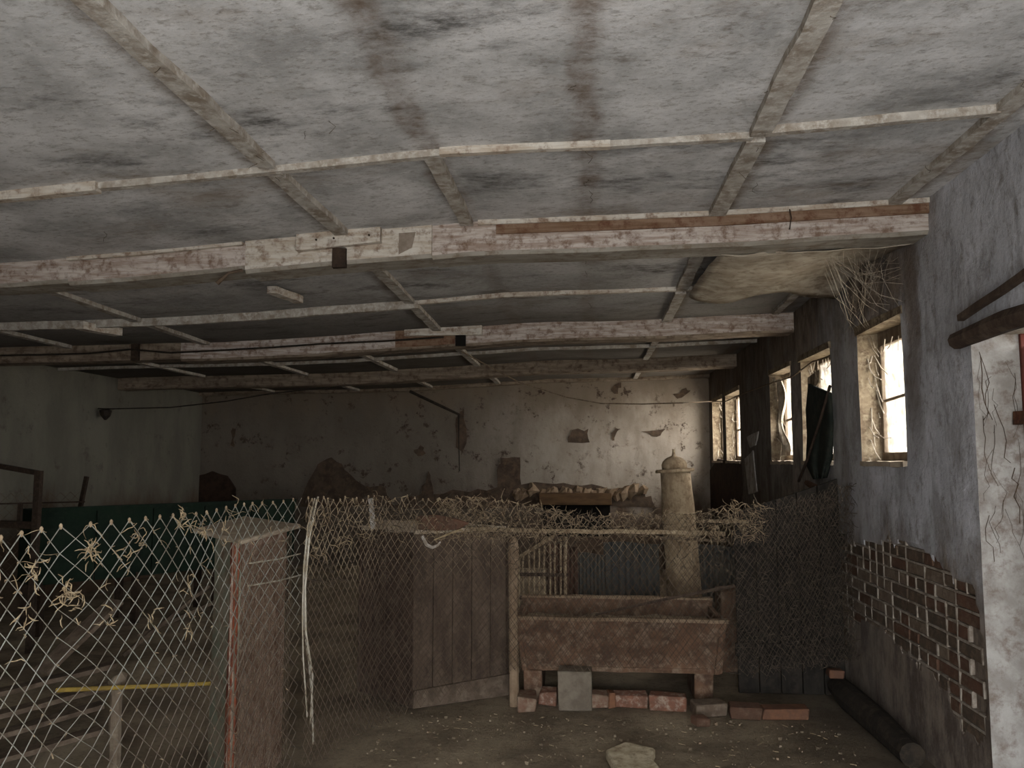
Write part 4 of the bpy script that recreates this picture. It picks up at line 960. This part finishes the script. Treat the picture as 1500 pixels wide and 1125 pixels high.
# far chain-link with a tilted post
ff_ = thing('chain_link_fence', (ony(80, 735, 8.4).x, 8.4, 0), 'distant chain-link fence with a tilted post behind the pipe gate', 'fence')
pth = []
for x, y in ((0, 723), (60, 722), (122, 720)): p = ony(x, y, 8.0 + 0.85 * max(0, x) / 122); pth.append((p.x, p.y, p.z))
netting(pth, 0.11, 0.1, 0.003, 'wire_dark', ff_, wob=0.005, seed=15, knuckle=False, zb=lambda s: 0.4)
MB().bar(ony(0, 738, 7.97), ony(124, 735, 8.83), 0.015, 0.015).build('top_rail', 'darkrust', ff_)
p, q = ony(127, 698, 8.9), ony(118, 742, 8.86); dn = (q - p).normalized(); e = q + dn * (q.z / -dn.z)
MB().bar(e, p, 0.04, 0.04, up=(0, 1, 0)).build('fence_post', 'darkrust', ff_)

# ------------------------------------------------------------------ behind the left fence: planks, stake, yellow stick
sp = ony(172, 998, 4.2)
st = MB().lathe((sp.x, 4.2, 0), [(0.032, 0), (0.03, 0.2), (0.03, 0.38), (0.046, 0.44), (0.046, sp.z), (0.02, sp.z + 0.03)], sides=10, jit=0.05).build('stake', 'wood_grey')
tag(st, 'stubby dust-capped stake behind the left fence under the yellow stick', 'stake')
a, b = ony(83, 1011, 4.10), ony(312, 1001, 4.12)
tag(MB().tube([a, a.lerp(b, 0.5), b], [0.012, 0.011, 0.010], sides=8).build('yellow_stick', 'yellow'), 'yellow painted stick resting level behind the left fence', 'stick')
names = [('lowest plank of the slatted pile behind the left fence', (-30, 1120), (150, 1068)), ('second plank of the slatted pile behind the left fence', (-30, 1085), (150, 1032)),
         ('third plank up in the slatted pile behind the left fence', (-20, 1052), (160, 1004)), ('fourth plank up in the slatted pile behind the left fence', (0, 1014), (170, 972)),]
for k, (l, a, b) in enumerate(names):
    pa, pb = onz(*a, 0.06 + 0.09 * k), onz(*b, 0.14 + 0.09 * k)
    tag(MB().bar(pa, pb, 0.10, 0.025, n=5, jit=0.003).build('plank', 'wood_pile'), l, 'plank', 'old planks lying behind the left fence')
for a, b, za_, zb3, l in (((60, 985), (170, 880), 0.42, 0.75, 'wide board tilted up toward the green bin behind the left fence'), ((180, 960), (305, 858), 0.2, 0.62, 'long narrow pole slanting up left of the rusty cabinet'), ((205, 930), (318, 880), 0.25, 0.5, 'short board lying slanted beside the rusty cabinet')):
    pa, pb = onz(*a, za_), onz(*b, zb3)
    tag(MB().bar(pa, pb, 0.14 if 'wide' in l else (0.03 if 'pole' in l else 0.09), 0.025, n=4, jit=0.003).build('plank', 'wood_pile'), l, 'plank', 'old planks lying behind the left fence')
# heap that carries them
def heap(u, v):
    x, y = -4.7 + 2.5 * u, 3.6 + 3.0 * v
    e_ = min(1, 4 * u, 4 * (1 - u), 4 * v, 4 * (1 - v)); n_ = noise.noise(Vector((x * 1.5, y * 1.5, 3)))
    return (x, y, max(-0.02, e_ * (0.05 + 0.12 * n_ + 0.25 * max(0, v - 0.4))) - 0.012)
o = MB().grid(heap, 40, 40).build('litter_heap', 'floor', smooth=True, kind='stuff'); o['label'] = 'low heap of dirt and old bedding behind the left fence'; o['category'] = 'heap'

# ------------------------------------------------------------------ cobwebs under the first beam, right side
def web1(u, v):
    x = 0.75 + 1.03 * u; y = 4.6 + (1.5 - 0.1 * u + 0.12 * math.sin(u * 9) * v) * v
    z0_ = hc(x, 4.6) - 0.165; z1_ = hc(x, y) - 0.02
    sag = 0.05 * math.sin(PI * v) * math.sin(PI * min(1, u * 1.2)) ; e_ = (0.05 + 0.05 * u) * (v > 0.95)
    return (x, y + 0.15 * math.sin(u * 6) * v, z0_ - 0.03 + (z1_ - 0.03 - z0_) * min(1, v * 1.25) ** 0.7 - sag - 0.09 * max(0, v - 0.7) / 0.3 * u + 0.02 * noise.noise(Vector((x * 6, y * 6, 2))))
tag(MB().grid(web1, 18, 16, thick=(0, 0, 0.004)).build('cobweb', 'web', smooth=True), 'sagging dust-laden cobweb sheet under the right end of the nearest beam', 'cobweb')
mb = MB(); rnd = random.Random(9)
for _ in range(60):
    p = Vector((rnd.uniform(1.35, 1.75), rnd.uniform(4.66, 5.0), hc(1.6, 4.8) - rnd.uniform(0.15, 0.25))); q = Vector((1.79, rnd.uniform(4.75, 5.9), rnd.uniform(2.45, 2.8)))
    m_ = p.lerp(q, 0.5) - Vector((0, 0, rnd.uniform(0.02, 0.08))); m1_ = p.lerp(m_, 0.5) + Vector((rnd.gauss(0, .015), rnd.gauss(0, .03), rnd.gauss(0, .02))); m3_ = m_.lerp(q, 0.5) + Vector((-0.01, rnd.gauss(0, .03), rnd.gauss(0, .02))); mb.tube([p, m1_, m_, m3_, q], rnd.uniform(0.0005, 0.0013), sides=3, cap=False)
tag(mb.build('cobweb', 'web', kind='stuff'), 'fan of cobweb threads from the beam end down to the first window', 'cobweb')

# wisps of old web hanging from the ceiling joints
mb = MB(); rnd = random.Random(40)
for _ in range(70):
    x = rnd.choice([-1.36, -0.66, 0.0, 0.7, 1.6, rnd.uniform(-3, 1.6)]) + rnd.uniform(-0.05, 0.05); y = rnd.uniform(1.4, 7.0); z = hc(x, y) - 0.012
    pts = [(x, y, z)]; L = rnd.uniform(0.01, 0.05)
    for k in range(4): x += rnd.uniform(-0.02, 0.02); y += rnd.uniform(-0.02, 0.02); z -= L / 4; pts.append((x, y, z))
    mb.tube(pts, 0.0012, sides=3, cap=False)
mb.build('cobweb_wisp', 'thread', cb, kind='stuff')
